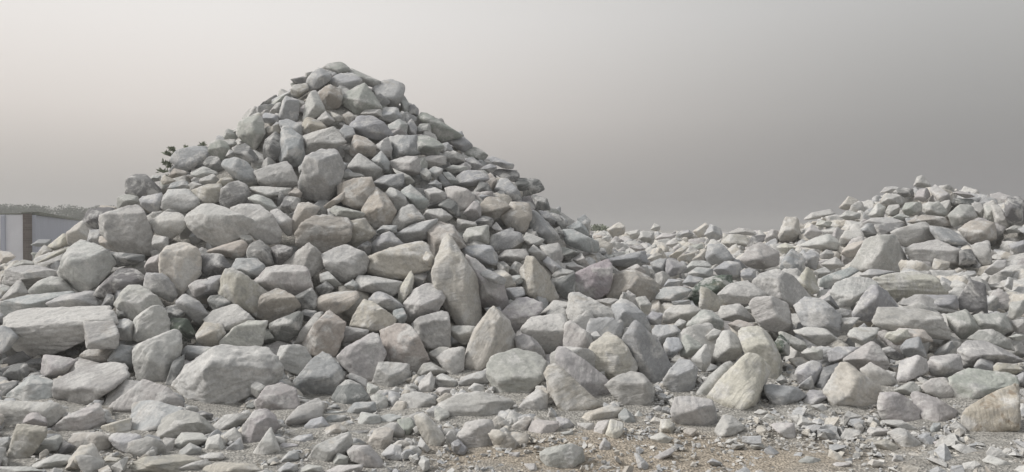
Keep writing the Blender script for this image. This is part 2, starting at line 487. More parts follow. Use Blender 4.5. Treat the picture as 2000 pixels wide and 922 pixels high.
H28|b|1270 800 1300 810 1360 870 1350 920 1300 900|
H29|w|1390 830 1500 770 1530 780 1500 820 1420 850|
H30|c|1440 640 1480 585 1530 620 1510 680 1460 670|
H38|c|1375 600 1400 570 1460 590 1440 630|
H31|w|1375 700 1440 670 1510 710 1480 750 1400 740|
H32|w|570 870 640 870 660 930 600 930|
H33|w|470 800 540 795 530 850 480 840|
H35|w|1045 760 1080 710 1120 740 1110 790 1060 790|
H37|w|0 520 60 490 90 560 50 610 0 620|
H40|w|1265 570 1300 530 1335 570 1320 590|
H39|w|1385 515 1430 495 1450 520 1420 540|
@I 1150 400 3.073
I1|t|120 560 120 470 190 405 270 395 340 430 415 480 400 560 350 590 280 560 210 540|250 500 300 440
I3|w|220 390 290 355 345 400 330 420 270 395|
I4|b|100 330 220 300 330 275 350 340 300 370 200 370 130 360|
I5|b|370 350 420 325 470 325 460 430 400 410|
I6|b|455 430 470 330 510 325 585 375 560 410 500 430|
I7|c|345 330 400 285 440 300 400 340|
I8|c|110 150 180 105 215 130 210 175 150 195|
I9|w|225 165 300 150 310 195 260 210|
I10|w|60 215 110 180 135 190 120 220|
I65|c|25 180 80 180 70 205 35 210|
I11|w|300 200 320 160 390 165 390 210 330 225|
I12|w|370 150 395 110 430 130 420 160|
I13|c|625 160 700 110 720 130 700 190 660 195|
I14|b|695 180 730 120 790 140 800 200 730 210|
I15|b|540 170 600 150 630 180 600 195 550 190|
I16|c|800 230 840 180 940 185 960 240 920 270 850 260|
I17|k|950 250 980 190 1065 180 1050 220 970 262|
I18|w|840 170 900 140 980 150 1010 180 930 185|
I19|c|1140 180 1180 80 1250 75 1270 170 1230 220 1150 220|
I20|w|1055 210 1090 150 1145 160 1140 225 1080 235|
I21|p|910 330 960 260 1030 230 1140 290 1130 360 1040 385 960 370|1010 330
I22|b|1145 380 1180 310 1220 270 1295 330 1290 390 1240 445 1170 400|
I23|b|700 320 720 240 800 240 870 330 780 370 720 350|
I24|c|620 330 700 265 715 340 640 340|
I25|b|750 390 820 340 900 345 920 400 900 440 780 420|
I26|b|600 410 650 375 740 385 740 430 650 440|
I27|w|550 410 620 340 700 335 735 375 640 370 580 410|
I28|b|565 470 600 425 680 440 690 460 620 495|
I29|d|600 560 620 510 690 450 760 430 850 425 850 480 790 520 680 600 615 600|
I30|w|775 540 850 480 950 460 1060 540 960 590 870 595 820 590|950 550
I31|c|660 620 670 490 720 510 810 580 770 640 670 630|690 590
I32|w|990 470 1040 415 1130 395 1230 440 1330 560 1250 620 1190 610 1140 545 1050 540|1140 450 1180 570
I33|c|1245 460 1310 375 1345 400 1383 520 1310 540|
I34|w|970 600 1000 560 1100 555 1190 600 1215 750 1130 760 1040 740 1000 680|1110 570 1080 690
I35|w|780 650 800 610 900 595 950 640 1000 700 860 700 800 690|
I36|w|930 620 980 600 1000 650 960 650|
I37|w|455 650 500 605 620 605 680 635 600 690 480 715 450 700|600 650
I38|w|585 720 680 635 740 640 810 710 780 750 690 785 600 740|
I39|b|380 760 400 725 520 725 545 760 470 800 430 840 390 810|
I40|t|840 720 900 690 1000 725 960 750 890 760|
I41|w|510 720 545 685 585 700 560 755|
I42|b|145 610 200 570 260 590 330 660 370 750 290 700 220 800 150 750|210 640
I43|w|280 560 340 550 375 600 360 660 320 640|
I44|w|40 575 120 560 180 570 140 620 80 600|
I45|w|205 570 235 515 280 545 270 600|
I46|b|400 560 450 500 530 490 610 510 590 550 480 590|
I66|b|500 580 600 570 610 600 510 605|
I67|b|450 490 480 445 555 455 530 490|
I47|w|690 800 750 745 800 760 760 820 710 830|
I48|w|545 790 570 745 640 745 690 810 680 840 600 780|
I49|b|450 840 470 800 540 800 560 860 500 915 460 890|
I50|w|550 905 560 800 590 780 680 850 600 915|
I53|w|1135 770 1170 765 1290 820 1310 860 1260 880 1200 840|
I54|d|1115 830 1150 780 1200 820 1205 900 1150 910 1110 870|
I56|b|345 680 380 640 440 660 430 720 370 720|
I57|b|915 430 920 390 1000 390 1000 450 950 470|
I60|c|480 310 570 245 600 255 530 320|
I68|w|460 240 500 215 540 230 500 255|
I61|w|600 250 680 230 690 260 630 280|
I69|w|400 200 450 170 520 180 500 220 430 220|
I70|w|350 260 400 235 420 270 380 285|
I62|b|1280 320 1350 270 1383 300 1370 390 1300 370|
I63|c|1130 250 1180 230 1240 260 1200 300 1150 290|
I64|p|240 250 300 240 340 265 290 285|
@J 1300 640 3.27
J1|b|-5 330 40 260 90 205 150 215 195 270 180 370 130 440 60 430 0 370|130 260 90 370
J4|w|165 200 255 105 285 160 290 210 250 280 190 240|
J5|w|305 190 330 80 370 20 430 30 470 80 490 160 420 215 340 215|420 130
J6|c|470 30 520 0 600 0 650 40 690 110 735 220 730 290 690 345 620 330 520 180 490 100|570 90 640 260
J7|c|280 430 370 320 470 240 520 170 580 190 660 270 640 330 565 380 580 500 540 550 430 570 340 510|450 330 530 400
J8|w|200 410 270 320 390 215 430 230 400 310 320 370 270 460 200 450|
J9|b|620 370 690 365 830 380 885 435 800 480 740 535 690 500|750 460
J10|b|880 470 920 400 1010 405 1040 440 960 495 920 500|
J11|w|930 500 1000 485 1045 535 1000 545|
J12|p|45 520 70 450 150 445 280 465 310 520 320 620 300 690 150 640 50 590|290 480
J13|w|310 665 370 560 420 565 490 620 500 650 420 690 350 695|400 640
J14|w|670 620 700 610 820 610 825 720 740 690|
J15|w|565 545 600 520 650 535 620 570|
J29|w|620 580 650 550 710 575 680 605|
J16|c|115 660 140 640 200 650 170 705 130 690|
J17|c|-30 590 20 585 50 620 20 685 -40 680|
J18|g|845 860 900 820 980 840 995 880 940 910 870 890|
J20|b|830 300 850 245 940 215 990 230 1000 300 940 370 850 360|
J21|w|870 160 910 130 1000 140 1000 200 930 205|
J22|b|1035 150 1100 120 1240 130 1120 200 1050 225|
J23|k|960 380 1010 260 1120 225 1100 290 1030 400 980 400|
J24|b|850 370 930 310 950 390 890 400|
J25|k|705 340 740 300 780 340 740 365|
J26|w|540 750 620 740 630 770 560 780|
J27|b|265 860 300 835 360 865 320 885|
J28|w|1205 620 1240 600 1265 640 1250 685 1215 660|
J30|w|815 20 900 0 1020 10 1140 110 1000 130 880 60|
@K 1600 640 3.27
K1|c|40 400 110 300 140 235 180 235 270 310 380 390 390 470 310 480 290 550 240 555 90 510 75 460|290 330 280 460
K2|w|260 270 330 225 440 290 495 350 380 385 290 310|
K3|w|158 200 250 140 332 92 380 125 440 220 420 280 260 268 175 225|300 200
K4|w|495 340 520 220 620 180 680 210 695 280 600 320 520 355|600 260
K5|b|520 130 560 80 640 60 690 190 640 190 560 190|
K6|w|695 230 720 190 890 170 905 260 830 310 740 310 700 270|
K7|w|650 375 720 330 800 320 840 370 860 440 840 480 760 440 680 410|790 390
K8|g|845 320 960 265 1040 300 1230 300 1255 340 1250 370 1060 460 950 510 870 440|1110 390 940 450
K9|C|920 580 950 520 1020 480 1120 420 1240 370 1308 390 1350 480 1330 600 1200 745 1100 740 1000 700 930 640|1030 500 1280 580 1060 680
K10|p|380 500 400 425 500 420 580 470 640 540 650 630 540 600 400 585|420 430
K11|p|590 440 620 410 740 450 870 530 860 560 780 610 690 620 640 540|680 520 850 540
K12|w|480 400 590 345 660 400 600 450 540 430|
K13|w|400 595 520 590 625 645 600 655 470 640|
K14|w|440 670 500 645 550 650 650 740 610 785 540 780|560 690
K15|w|305 660 330 635 440 650 420 690 330 690|
K16|b|705 650 730 610 775 610 770 660 720 670|
K17|t|350 740 430 710 500 760 480 800 390 780|
K18|b|630 690 680 675 740 710 720 760 650 730|
K34|w|730 730 790 715 820 740 750 765|
K19|w|850 760 900 745 1010 780 1030 850 940 820|
K20|w|1045 850 1090 815 1180 850 1270 900 1200 930 1100 890|
K21|w|460 870 480 810 530 820 540 870|
K23|p|890 150 950 88 1060 90 1190 150 1300 215 1150 220 980 260 910 250|
K24|g|950 70 1020 20 1110 15 1200 70 1250 150 1130 110 1000 85|
K25|b|990 250 1020 195 1110 220 1100 290 1040 295|
K26|t|1105 260 1140 225 1260 235 1300 270 1250 300 1130 300|
K27|b|1255 310 1308 285 1330 380 1260 370|
K28|k|395 140 450 120 540 190 500 210 430 190|
K29|w|180 40 220 0 380 0 340 80 270 120 210 80|
K30|c|420 60 440 30 560 10 580 60 480 95|
K33|w|1210 60 1260 40 1308 50 1300 80 1240 80|
K35|w|60 890 110 860 200 865 160 905 80 920|
@L 1500 330 2.794
L1|w|795 90 815 45 840 35 885 85 880 100 820 100|
L2|w|615 130 640 100 690 95 740 110 690 130|
L3|k|680 130 720 100 790 110 795 150 740 155|
L4|w|800 160 820 115 870 105 885 150 850 180|
L5|w|885 120 910 85 990 140 1000 180 940 190|
L6|w|1010 130 1060 120 1130 150 1080 160|
L7|w|620 185 640 145 700 135 745 165 730 195 660 200|
L8|w|640 235 660 200 715 195 715 245 660 255|
L9|g|735 225 750 185 830 180 840 220 810 250 750 250|
L10|w|845 215 870 185 930 180 980 240 950 265 870 255|
L11|w|985 250 1050 195 1110 200 1140 260 1090 290 1010 315|1060 260
L12|k|1010 160 1120 165 1120 200 1030 190|
L13|w|1110 190 1160 180 1175 220 1170 280 1130 240|
L14|w|1180 200 1230 210 1240 290 1190 290|
L15|w|1220 200 1260 200 1320 290 1310 320 1245 320|
L16|k|1290 190 1310 155 1397 170 1397 300 1350 300 1300 260|
L17|c|390 210 440 150 490 170 500 200 420 225|
L18|w|550 250 600 185 640 210 630 260 570 270|
L19|w|500 310 570 270 660 265 740 290 720 310 600 300 540 330|
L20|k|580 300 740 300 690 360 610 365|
L21|b|490 340 540 300 580 300 620 360 530 370|
L22|w|670 270 720 245 770 260 750 280 690 285|
L23|t|760 290 850 250 960 265 1000 310 900 310 800 300|
L24|w|675 340 850 290 880 320 910 390 830 400 760 425 710 390|830 345
L25|b|880 310 990 330 1060 370 1110 440 1010 400 920 390|
L26|t|1040 330 1110 285 1235 290 1240 380 1180 400 1110 410|1170 350
L27|w|755 440 800 415 920 392 1040 440 1050 510 960 515 870 520 780 500|
L28|k|1045 450 1110 435 1140 515 1045 525|
L29|w|1110 420 1190 395 1300 390 1310 440 1230 510 1170 530|
L30|w|460 530 540 390 620 365 690 370 720 430 770 540 760 570 640 560 520 550|640 410 560 520
L31|b|280 640 300 590 450 535 490 560 430 590 340 650|
L32|w|345 670 380 620 450 595 560 600 600 630 500 700 430 760 380 750|460 710
L33|w|175 420 250 380 340 355 400 410 390 440 300 440|
L34|w|390 390 420 340 510 330 520 370 450 400 400 415|
L35|w|195 360 240 300 295 350 250 380|
L36|w|190 280 240 240 340 220 360 245 280 270|
L37|w|390 260 430 230 500 240 500 270 430 280|
L38|w|260 310 290 280 350 290 330 320|
L39|c|400 460 440 410 540 390 520 440 460 490|
L40|b|190 470 240 440 280 480 260 550 210 520|
L41|w|280 470 320 440 360 460 350 490 290 490|
L44|b|500 580 560 545 690 560 640 580 570 610|
L45|c|580 600 680 575 790 565 900 590 970 680 840 690 730 715 680 690 630 640|790 600 680 660
L46|b|460 790 520 690 570 635 640 670 710 755 640 760 570 835 480 820|560 690
L47|b|150 750 210 705 300 720 395 800 385 900 330 910 200 860|300 790
L50|w|715 740 800 690 860 690 1030 780 930 790 850 760|
L51|b|860 690 1030 690 1040 760 960 790|
L52|w|580 840 620 765 780 760 920 790 970 880 980 930 850 920 700 860 620 870|720 850
L53|c|650 920 720 870 840 880 900 940 700 960|
L54|k|1035 730 1110 610 1170 640 1310 680 1310 790 1160 785 1060 770|1150 660 1200 760
L55|g|1120 800 1290 790 1325 880 1240 922 1150 880|
L56|g|980 800 1080 770 1130 830 1180 880 1060 930 990 860|
L58|b|390 880 390 815 460 820 500 810 440 880|
L59|w|1310 800 1325 730 1397 720 1397 790 1330 820|
L60|w|1010 580 1060 560 1120 580 1060 600|
L61|c|895 540 910 490 990 510 980 550 920 555|
L62|w|1180 560 1250 500 1300 500 1290 540 1220 580|
L63|w|770 540 830 500 880 530 850 555|
L64|w|810 560 880 555 900 590 850 600|
L65|b|1310 410 1397 390 1397 460 1330 450|
L66|w|1300 330 1350 305 1397 310 1390 345 1310 350|
L67|w|1290 640 1310 590 1340 600 1330 660|
L68|k|295 720 340 690 390 760 350 770|
L69|w|290 520 370 480 420 530 340 550|
L71|w|250 560 310 535 350 570 280 600|
L70|p|1325 830 1397 820 1397 890 1350 890|
'''
LABELS = {
    'A1': "big angular block with a broad pale face high on the heap's left shoulder",
    'A2': "dark grey slab on the heap's left edge just beside the wall",
    'A3': 'cream boulder on the left edge of the heap, in front of the shaded blue grey wall',
    'A9': "big rounded grey boulder with a tan lower corner, low on the heap's left flank",
    'A10': 'layered pale block left of and below the big rounded grey boulder on the left',
    'A12': 'flat pale stone directly under the big rounded grey boulder on the left',
    'A13': 'long bluish slab lying just above the giant slab at the left edge',
    'A14': 'dark fronted wedge lying on the right end of the long bluish slab at left',
    'A15': 'giant long pale slab lying flat near the left edge of the picture',
    'A16': 'dark grey tilted slab right of the big rounded grey boulder on the left',
    'A17': 'dark shaded stone tucked under the big angular block on the left shoulder',
    'A18': 'pale angular rock with a folded front, right of the big angular shoulder block',
    'A20': "bright cream boulder with a sharp vertical edge, middle of the heap's left half",
    'A21': 'brick shaped block with a pale left side, below the bright cream boulder',
    'A22': 'pale angular rock with a bright left face, between tilted slab and brick shaped block',
    'A24': 'pale rock standing on end, upper of the stacked pair right of the giant slab',
    'A25': 'grey slab leaning left below the brick shaped block',
    'A26': 'small lilac grey rock right below the bright cream boulder',
    'A28': 'pale squared block against the right end of the giant slab',
    'A29': 'small bluish stone wedged between squared block and the upper of the stacked pair',
    'A30': 'dark greenish rock in shade right of the upper stacked pale rock',
    'A31': "bluish rock cut by the left picture edge, at the giant slab's left end",
    'A32': 'pale pointed stone at the left edge, under the layered pale block',
    'A45': 'narrow pale stone pressed against the left side of the bright cream boulder',
    'B1': 'tan flat stone under the squared block beside the giant slab',
    'B2': 'bluish stone left of the big standing rock of the stacked pair',
    'B3': 'big standing rock with a lit left face, lower of the stacked pair',
    'B4': 'dark greenish rock in shadow behind the right of the lower stacked rock',
    'B5': 'pale stone below the dark hollow under the giant slab',
    'B6': 'pale thin slab lying along the top of the lilac slab at lower left',
    'B7': 'big lilac grey flat slab tilted to the left, lower left of the heap',
    'B8': 'bluish rock with a worn round top, left of the big lilac slab',
    'B10': 'wide smooth pale boulder cut by the left picture edge near the bottom',
    'B11': 'small lilac lump leaning on the wide smooth boulder at the left edge',
    'B12': 'lilac grey stone between the big lilac slab and the pale domed rock',
    'B13': 'pale domed rock left of and below the largest foreground boulder',
    'B14': 'bluish smooth rock in front of the pale domed rock at lower left',
    'B15': 'whitish speckled rock under the left corner of the largest foreground boulder',
    'B16': 'pale wedge with a grey right end, below the big lilac slab',
    'B17': 'cream low stone between the pale wedge and the bluish smooth rock',
    'B18': 'tilted tan block with a pale top edge in the bottom left corner',
    'B19': 'pale layered stone right of the tilted tan block at bottom left',
    'B21': 'tan layered block in the bottom left part, left of a bluish stone',
    'B22': 'bluish broken stone right of the tan layered block at bottom left',
    'B23': 'long pale flat stone by the bottom edge, below the pale layered stone',
    'B27': 'pale stone with a grey tip just below the whitish speckled rock',
    'B28': 'small pale stone at bottom left, right below the pale stone with grey tip',
    'B33': 'pale flat stone on the bottom edge beside the tan flat rock',
    'B34': 'broad flat tan rock on the bottom edge left of centre',
    'B36': 'dark stone inside the shadowed hollow under the giant slab',
    'B38': 'bluish flat stone between the lower stacked rock and the largest foreground boulder',
    'C1': 'pale greenish stone on the very top of the heap',
    'C2': 'bluish lilac rock just left of the topmost stone',
    'C4': 'long greenish slab sloping right from the topmost stone',
    'C6': 'brownish rock below the peak, left of the smooth pale green boulder',
    'C7': 'smooth pale green boulder in the middle just below the peak',
    'C8': 'bluish blocky rock with a dark underside on the right shoulder of the peak',
    'C11': 'pale rock standing upright left of the brownish rock below the peak',
    'C12': 'bluish grey upright rock, second left of the brownish rock below the peak',
    'C15': 'greenish grey boulder on the upper left edge of the heap',
    'C16': 'brownish dark rounded rock left of the tall bluish slab under the peak',
    'C17': "tall bluish slab standing upright on the heap's upper left",
    'C19': 'tan chunky stone just below the pale upright rock near the peak',
    'C23': 'wide bluish slab with a pointed right end, below the smooth pale green boulder',
    'C25': "bluish stone under the dark underside of the peak's right shoulder rock",
    'C26': 'bluish stone at the right tip of the wide pointed slab near the peak',
    'C28': 'long pale block with a bluish right half, just above the large upright block',
    'C30': 'tan stone below the wide pointed slab near the peak',
    'C32': 'bluish squared rock on the upper right, below and right of the wide pointed slab',
    'C33': 'pale rock directly under the bluish squared rock on the upper right',
    'C34': 'greenish angular rock right of the bluish squared rock on the upper right',
    'C35': "large upright pale block in the middle of the heap's upper half",
    'C36': 'block with a light flat top and dark front, left of the large upright block',
    'C37': 'bluish sloping slab on the upper left, left of the light topped block',
    'C38': 'dark grey stone above the bluish sloping slab on the upper left',
    'C39': 'long low pale stone lying below the light topped block',
    'C40': 'dark round stone left below the large upright block',
    'C42': 'tan grey boulder right below the large upright block',
    'C44': 'pale angular rock right of the large upright block',
    'C46': 'bluish flat stone right of and below the pale angular rock by the upright block',
    'C47': 'pale stone right of the tan grey boulder in mid heap',
    'C48': 'bluish rock with a dark lower side, right of mid heap',
    'C49': 'tan stone behind the pale triangular rock in the middle of the heap',
    'C50': 'pale flat stone under the tan grey boulder in mid heap',
    'C56': 'pale curved stone below the long low pale stone of the upper left',
    'D1': 'large pale boulder with a jutting lower right corner, left middle of the heap',
    'D2': 'lilac rounded boulder right behind the large pale boulder with jutting corner',
    'D3': 'pale thin stone between the lilac rounded boulder and the cream ridged rock',
    'D4': 'cream lit ridged rock standing left of the wide tan boulder',
    'D5': 'wide tan boulder with a light top in the middle of the heap',
    'D6': 'tan rock against the right side of the wide tan boulder',
    'D7': 'tan brown jagged stone under the large pale boulder with jutting corner',
    'D8': 'dark rounded stone below the lilac rounded boulder',
    'D9': 'dark grey stone left above the pale tent shaped rock',
    'D10': 'pale tent shaped rock below the wide tan boulder',
    'D11': 'pale grey rock with a flat sloping top, right of the tent shaped rock',
    'D12': 'long cream slab pointing right, left of the tall standing boulder',
    'D14': 'flat pale stone below the long cream slab',
    'D15': 'thin cream stone standing on edge under the long cream slab',
    'D17': 'dark grey flat topped rock right of the bright cream boulder',
    'D18': 'bluish stone right of the dark flat topped rock, left half of the heap',
    'D19': 'pale flat boulder with a shaded underside in the centre of the heap',
    'D20': 'rock coloured dark as shadow under the pale flat boulder in the centre',  # shadow below the boulder, put into this rock's dark tone
    'D21': 'bright cream oblong boulder tilted to the right, left of centre',
    'D22': 'tan rounded boulder right of the bright cream oblong boulder',
    'D23': 'dark rounded rock beneath the tan rounded boulder',
    'D24': 'bluish stone left of the bright cream oblong boulder',
    'D25': 'dark small stone under the left end of the bright cream oblong boulder',
    'D26': 'pale slab with a shaded end below the bright cream oblong boulder',
    'D27': 'tan rock at the left end of the pale slab with a shaded end',
    'D28': 'pale smooth block just behind the left top of the largest foreground boulder',
    'D31': 'cream low boulder with a rounded front, centre, left of the speckled rock',
    'D33': 'bluish stone above the bright rough cream speckled rock',
    'D34': 'rough cream speckled rock in the centre, right of the cream low boulder',
    'D36': 'pale rock with a bluish lower half, left foot of the tall standing boulder',
    'D37': 'tall tan faced wedge right of the dark rounded rock, centre left',
    'D38': 'pale tilted slab leaning on the left of the tall tan faced wedge',
    'D40': 'pale flat stone between the tall tan faced wedge and the rough speckled rock',
    'D44': 'pale triangular rock in the middle of the heap',
    'D45': 'bluish angular rock between the triangular rock and the tan slab behind the standing boulder',
    'D46': 'bluish rough stone above the left end of the long cream slab',
    'E1': 'largest foreground boulder, grey with a bright upper left face, left of centre',
    'E3': 'pale rounded rock at the right end of the largest foreground boulder',
    'E4': 'bluish rock with a tan lower left face, right of the largest foreground boulder',
    'E5': 'big lilac rock with a split lower edge, left of the tan smooth block',
    'E6': 'big tan smooth block leaning right, lower centre',
    'E7': 'pale blocky rock below the tan smooth block',
    'E8': 'dark grey low rock between bluish tan faced rock and pale blocky rock',
    'E9': 'lilac rounded rock below the right end of the largest foreground boulder',
    'E10': 'pale oblong stone tilted up to the right, below the bluish tan faced rock',
    'E14': 'bluish flat stone on the gravel right of the pale oblong stone',
    'E16': 'pale small block on the gravel right of the bluish flat stone',
    'E19': 'pale pyramid shaped small stone on the gravel below the tan smooth block',
    'E20': 'pale broad flat stone under the small pyramid stone',
    'E21': 'pale low stone right above the small pyramid stone',
    'E24': 'pale small stone between tan smooth block and cracked pale rock',
    'E26': 'pale flat stone under the lower edge of the largest foreground boulder',
    'E27': 'lilac rough rock below the lilac rounded rock at lower left of centre',
    'E28': 'pale triangular stone at the foot of the lilac rough rock',
    'E29': 'bluish stone below the right end of the pale oblong stone',
    'E30': 'cream flat stone on the gravel above the pale chunky rock near the bottom',
    'E34': 'pale chunky rock near the bottom edge left of centre',
    'E35': 'pale rounded stone by the bottom edge right of the pale chunky rock',
    'E36': 'bright cream pebble shaped stone above the pale rounded stone near the bottom',
    'E38': 'small greenish cream stone left of the yellow stained stone',
    'E39': 'yellow stained upright stone on the gravel at lower centre',
    'E40': 'bluish stone above the yellow stained upright stone',
    'E44': 'small bluish stone by the bottom edge right of the pale rounded stone',
    'E48': 'pale stone on the gravel left of the lilac rough rock',
    'E51': 'cream flat slab lying on the bottom edge left of centre',
    'F1': "long dark greenish slab on the heap's upper right outline",
    'F2': 'bluish stone just below the long dark greenish slab on the right outline',
    'F5': 'dark flat stone on the right outline above the overhanging slab',
    'F6': 'overhanging pointed grey slab jutting out of the right outline',
    'F7': 'bluish leaning rock left below the overhanging pointed slab',
    'F11': 'pale flat stone on the upper right under the greenish angular rock',
    'F18': "wide bluish stone on the heap's right flank, left of the leaning rock",
    'F21': 'pale ridged rock on the right flank below the wide bluish stone',
    'F22': 'lilac stone against the right side of the pale ridged rock',
    'F27': 'brownish rock on the right flank, left of the big pale tan boulder',
    'F28': 'big pale tan boulder on the right flank below the leaning bluish rock',
    'F29': 'bluish leaning slab right of the big pale tan boulder',
    'F33': 'pale flat stone above the tan slab that stands behind the tall boulder',
    'F34': "bluish slab with a bright upper edge at the heap's right foot by the skyline",
    'F38': 'pale box shaped rock right of the tan slab behind the tall boulder',
    'F40': 'bluish wide rock right of the pale box shaped rock',
    'G1': 'tan slab standing behind the top of the tall boulder',
    'G2': 'tall cream boulder standing upright in the centre of the picture',
    'G3': 'lilac rock behind the right side of the tall standing boulder',
    'G4': 'pale bluish rock right of the tan slab behind the tall boulder',
    'G6': 'wedge with a lit left face and tan bottom, right of the tall standing boulder',
    'G9': 'dark fronted rock between the lit wedge and the large lilac rock',
    'G10': 'large lilac rock with a straight left edge, right of the lit wedge',
    'G12': 'big block with a pale cracked top and dark front, centre right',
    'G13': 'smooth flat grey stone left of the big block with the cracked top',
    'G14': 'pale lilac boulder with a darker front, right above the cream peaked boulder',
    'G15': 'pale rough boulder left below the big block with the cracked top',
    'G16': 'lilac stone squeezed between the cream peaked boulder and the pale rough boulder',
    'G17': 'grey rock right of the pale rough boulder, under the big cracked top block',
    'G19': 'big cream peaked boulder at lower centre below the tall standing boulder',
    'G20': 'lilac squared block with fine cracks left of the cream peaked boulder',
    'G21': "pale low stone in shadow left of the cream peaked boulder's tip",
    'G23': 'pale flat stone below the bluish wide rock on the right flank',
    'G25': 'pale rock with tan base on the right flank above the large lilac rock',
    'H1': 'pale block right below the lilac squared block with cracks',
    'H2': 'broad pale boulder with a flat face under the cream peaked boulder',
    'H3': 'pale flat stone under the left edge of the broad flat faced boulder',
    'H6': 'wide pale rock on the gravel below the broad flat faced boulder',
    'H7': 'white stone with a dark right side, on the gravel near the bottom centre',
    'H9': 'pale stone under the right corner of the broad flat faced boulder',
    'H10': 'long yellowish leaning slab, lower of two side by side at lower centre',
    'H11': 'long grey leaning slab, upper of two side by side at lower centre',
    'H13': 'cream cracked rock right of the two leaning slabs',
    'H14': 'tall grey triangular boulder behind the cream cracked rock',
    'H15': 'pale lumpy rock right of the two leaning slabs at their foot',
    'H17': 'cream flat stone at the foot of the two leaning slabs',
    'H21': "tan small block below the cream flat stone at the slabs' foot",
    'H22': 'pale flat stone on the gravel left of the cream flat stone',
    'H27': 'pale boulder with a dark top alone on tan soil at the bottom centre',
    'I1': 'grey boulder with a tan brown patch on its right, right of the lilac rock',
    'I4': 'dark bluish low stone above the boulder with the tan brown patch',
    'I6': 'bluish block left of the dark mossy boulder, set back',
    'I16': 'yellow cream boulder on the far rubble near the skyline',
    'I19': 'cream rock on the skyline left of the right hand mound',
    'I21': 'lilac slab topped rock right below the yellow cream boulder',
    'I22': 'round bluish boulder right of the lilac slab topped rock',
    'I23': 'pale bluish rock left of the lilac slab topped rock',
    'I25': "pale bluish stone just above the dark mossy boulder's right end",
    'I29': 'dark green mossy boulder half hidden in the right hand rubble',
    'I30': 'pale oblong block right of the dark mossy boulder',
    'I31': 'pale pointed stone with a tan base in front of the dark mossy boulder',
    'I32': 'big pale boulder with a small tan patch, right of the oblong block',
    'I33': 'pale cream pointed rock right of the big boulder with small tan patch',
    'I34': 'block with a cream left face and brown right face, right centre',
    'I35': 'pale smooth stone left of the block with cream and brown faces',
    'I37': 'pale flat stone with a dark front, left below the dark mossy boulder',
    'I38': 'pale stone with parallel cracks, below the dark mossy boulder',
    'I39': "bluish stone right of the tall grey triangular boulder's top",
    'I42': 'rough bluish rock behind the tall grey triangular boulder',
    'I46': 'bluish rubble stone left of the dark mossy boulder',
    'I49': 'bluish small block right of the tall grey triangular boulder',
    'I50': 'pale ridged stone right of the bluish small block',
    'I53': 'white flat stone beside the dark green stone at right centre',
    'I54': 'small dark green stone beside the white flat stone',
    'I62': 'bluish stone right of the round bluish boulder',
    'J1': 'pale bluish blocky rock at the right foot of the tall grey triangular boulder',
    'J4': 'small pale wedge left of the pale faceted rock, above the long pale slab',
    'J5': 'pale faceted rock left of the tall cream boulder with white top',
    'J6': 'tall cream boulder with a white top leaning on the tan layered boulder',
    'J7': 'big tan layered boulder with a cream base, lower right of centre',
    'J8': 'long pale slab leaning behind the left of the tan layered boulder',
    'J9': 'bluish flat topped rock with a dark left side, right of the tan layered boulder',
    'J10': 'bluish small flat stone left of the bright cream block',
    'J12': "lilac squared block on the gravel left of the tan layered boulder's foot",
    'J13': 'pale rounded stone right against the lilac squared block',
    'J14': 'pale flat stone lying alone on gravel below the bluish flat topped rock',
    'J18': 'greenish grey small stone on the gravel near the bottom right',
    'J20': 'bluish rubble rock in the grey hollow left of the bright cream block',
    'J22': 'bluish flat stone above the grey hollow at right',
    'J23': 'dark grey slab behind the left of the bright cream block',
    'J30': 'wide pale rock with a dark underside, above the bluish flat stone at right',
    'K1': 'bright cream block with a grey right side, lower right',
    'K2': 'pale sloping rock right behind the bright cream block',
    'K3': 'pale rock with a cream patch behind the top of the bright cream block',
    'K4': 'pale striped rock right of the sloping rock behind the cream block',
    'K5': 'bluish angular rock above the pale striped rock',
    'K6': 'pale rounded rock with a tan base right of the pale striped rock',
    'K7': 'pale block with a dark front above the two lilac rocks at right',
    'K8': 'large greenish white flat faced boulder above the brown stained boulder',
    'K9': 'big cream boulder with brown stains at the right picture edge',
    'K10': 'lilac rock with a cream left edge, left of two lilac rocks at right',
    'K11': 'lilac rock with a dark front, right of two lilac rocks at right',
    'K12': 'pale stone behind the two lilac rocks at lower right',
    'K14': 'cream topped stone on the gravel below the two lilac rocks',
    'K20': 'pale flat stone at the bottom edge under the brown stained boulder',
    'K23': 'long lilac slab above the greenish white flat faced boulder',
    'K24': 'greenish grey slab behind the long lilac slab at the right edge',
    'K26': 'tan stone above the right end of the greenish white boulder',
    'K29': 'pale rock left of the layered boulder on the right slope',
    'L5': 'pale stone just right of the top stone of the right hand mound',
    'L10': 'pale rounded stone in the upper middle of the right hand mound',
    'L11': "pale block with a shaded right side on the right mound's right slope",
    'L15': 'pale leaning stone between the shaded block and the dark edge rock on the right mound',
    'L16': 'dark grey rock at the right picture edge on top of the right mound',
    'L19': 'long pale flat stone across the left middle of the right mound',
    'L20': 'slab face coloured dark as shade under the long flat stone of the right mound',  # dark tone carries the shade on this face
    'L23': 'tan flat stone across the centre of the right mound',
    'L24': 'pale angular block right of the dark shaded slab on the right mound',
    'L25': 'bluish sloping slab right of the pale angular block on the right mound',
    'L26': "tan rock below the shaded block on the right mound's right slope",
    'L27': 'wide pale box shaped rock at the front of the right mound',
    'L28': 'added stone coloured as the shadow in the gap right of the wide box shaped rock',  # stone added where there is only a shadowed gap
    'L29': 'pale rock with a bright white top, right of the dark gap on the right mound',
    'L30': 'big pale pyramid shaped rock left of the wide box shaped rock',
    'L31': 'bluish white slab sloping down left from the big pyramid shaped rock',
    'L32': 'pale rock with a shaded base below the bluish white sloping slab',
    'L33': 'pale flat rock at the left foot of the right mound',
    'L34': "small pale stone right of the flat rock at the right mound's left foot",
    'L39': 'cream stone at the left base of the big pyramid shaped rock',
    'L44': 'bluish flat stone at the foot of the big pyramid shaped rock',
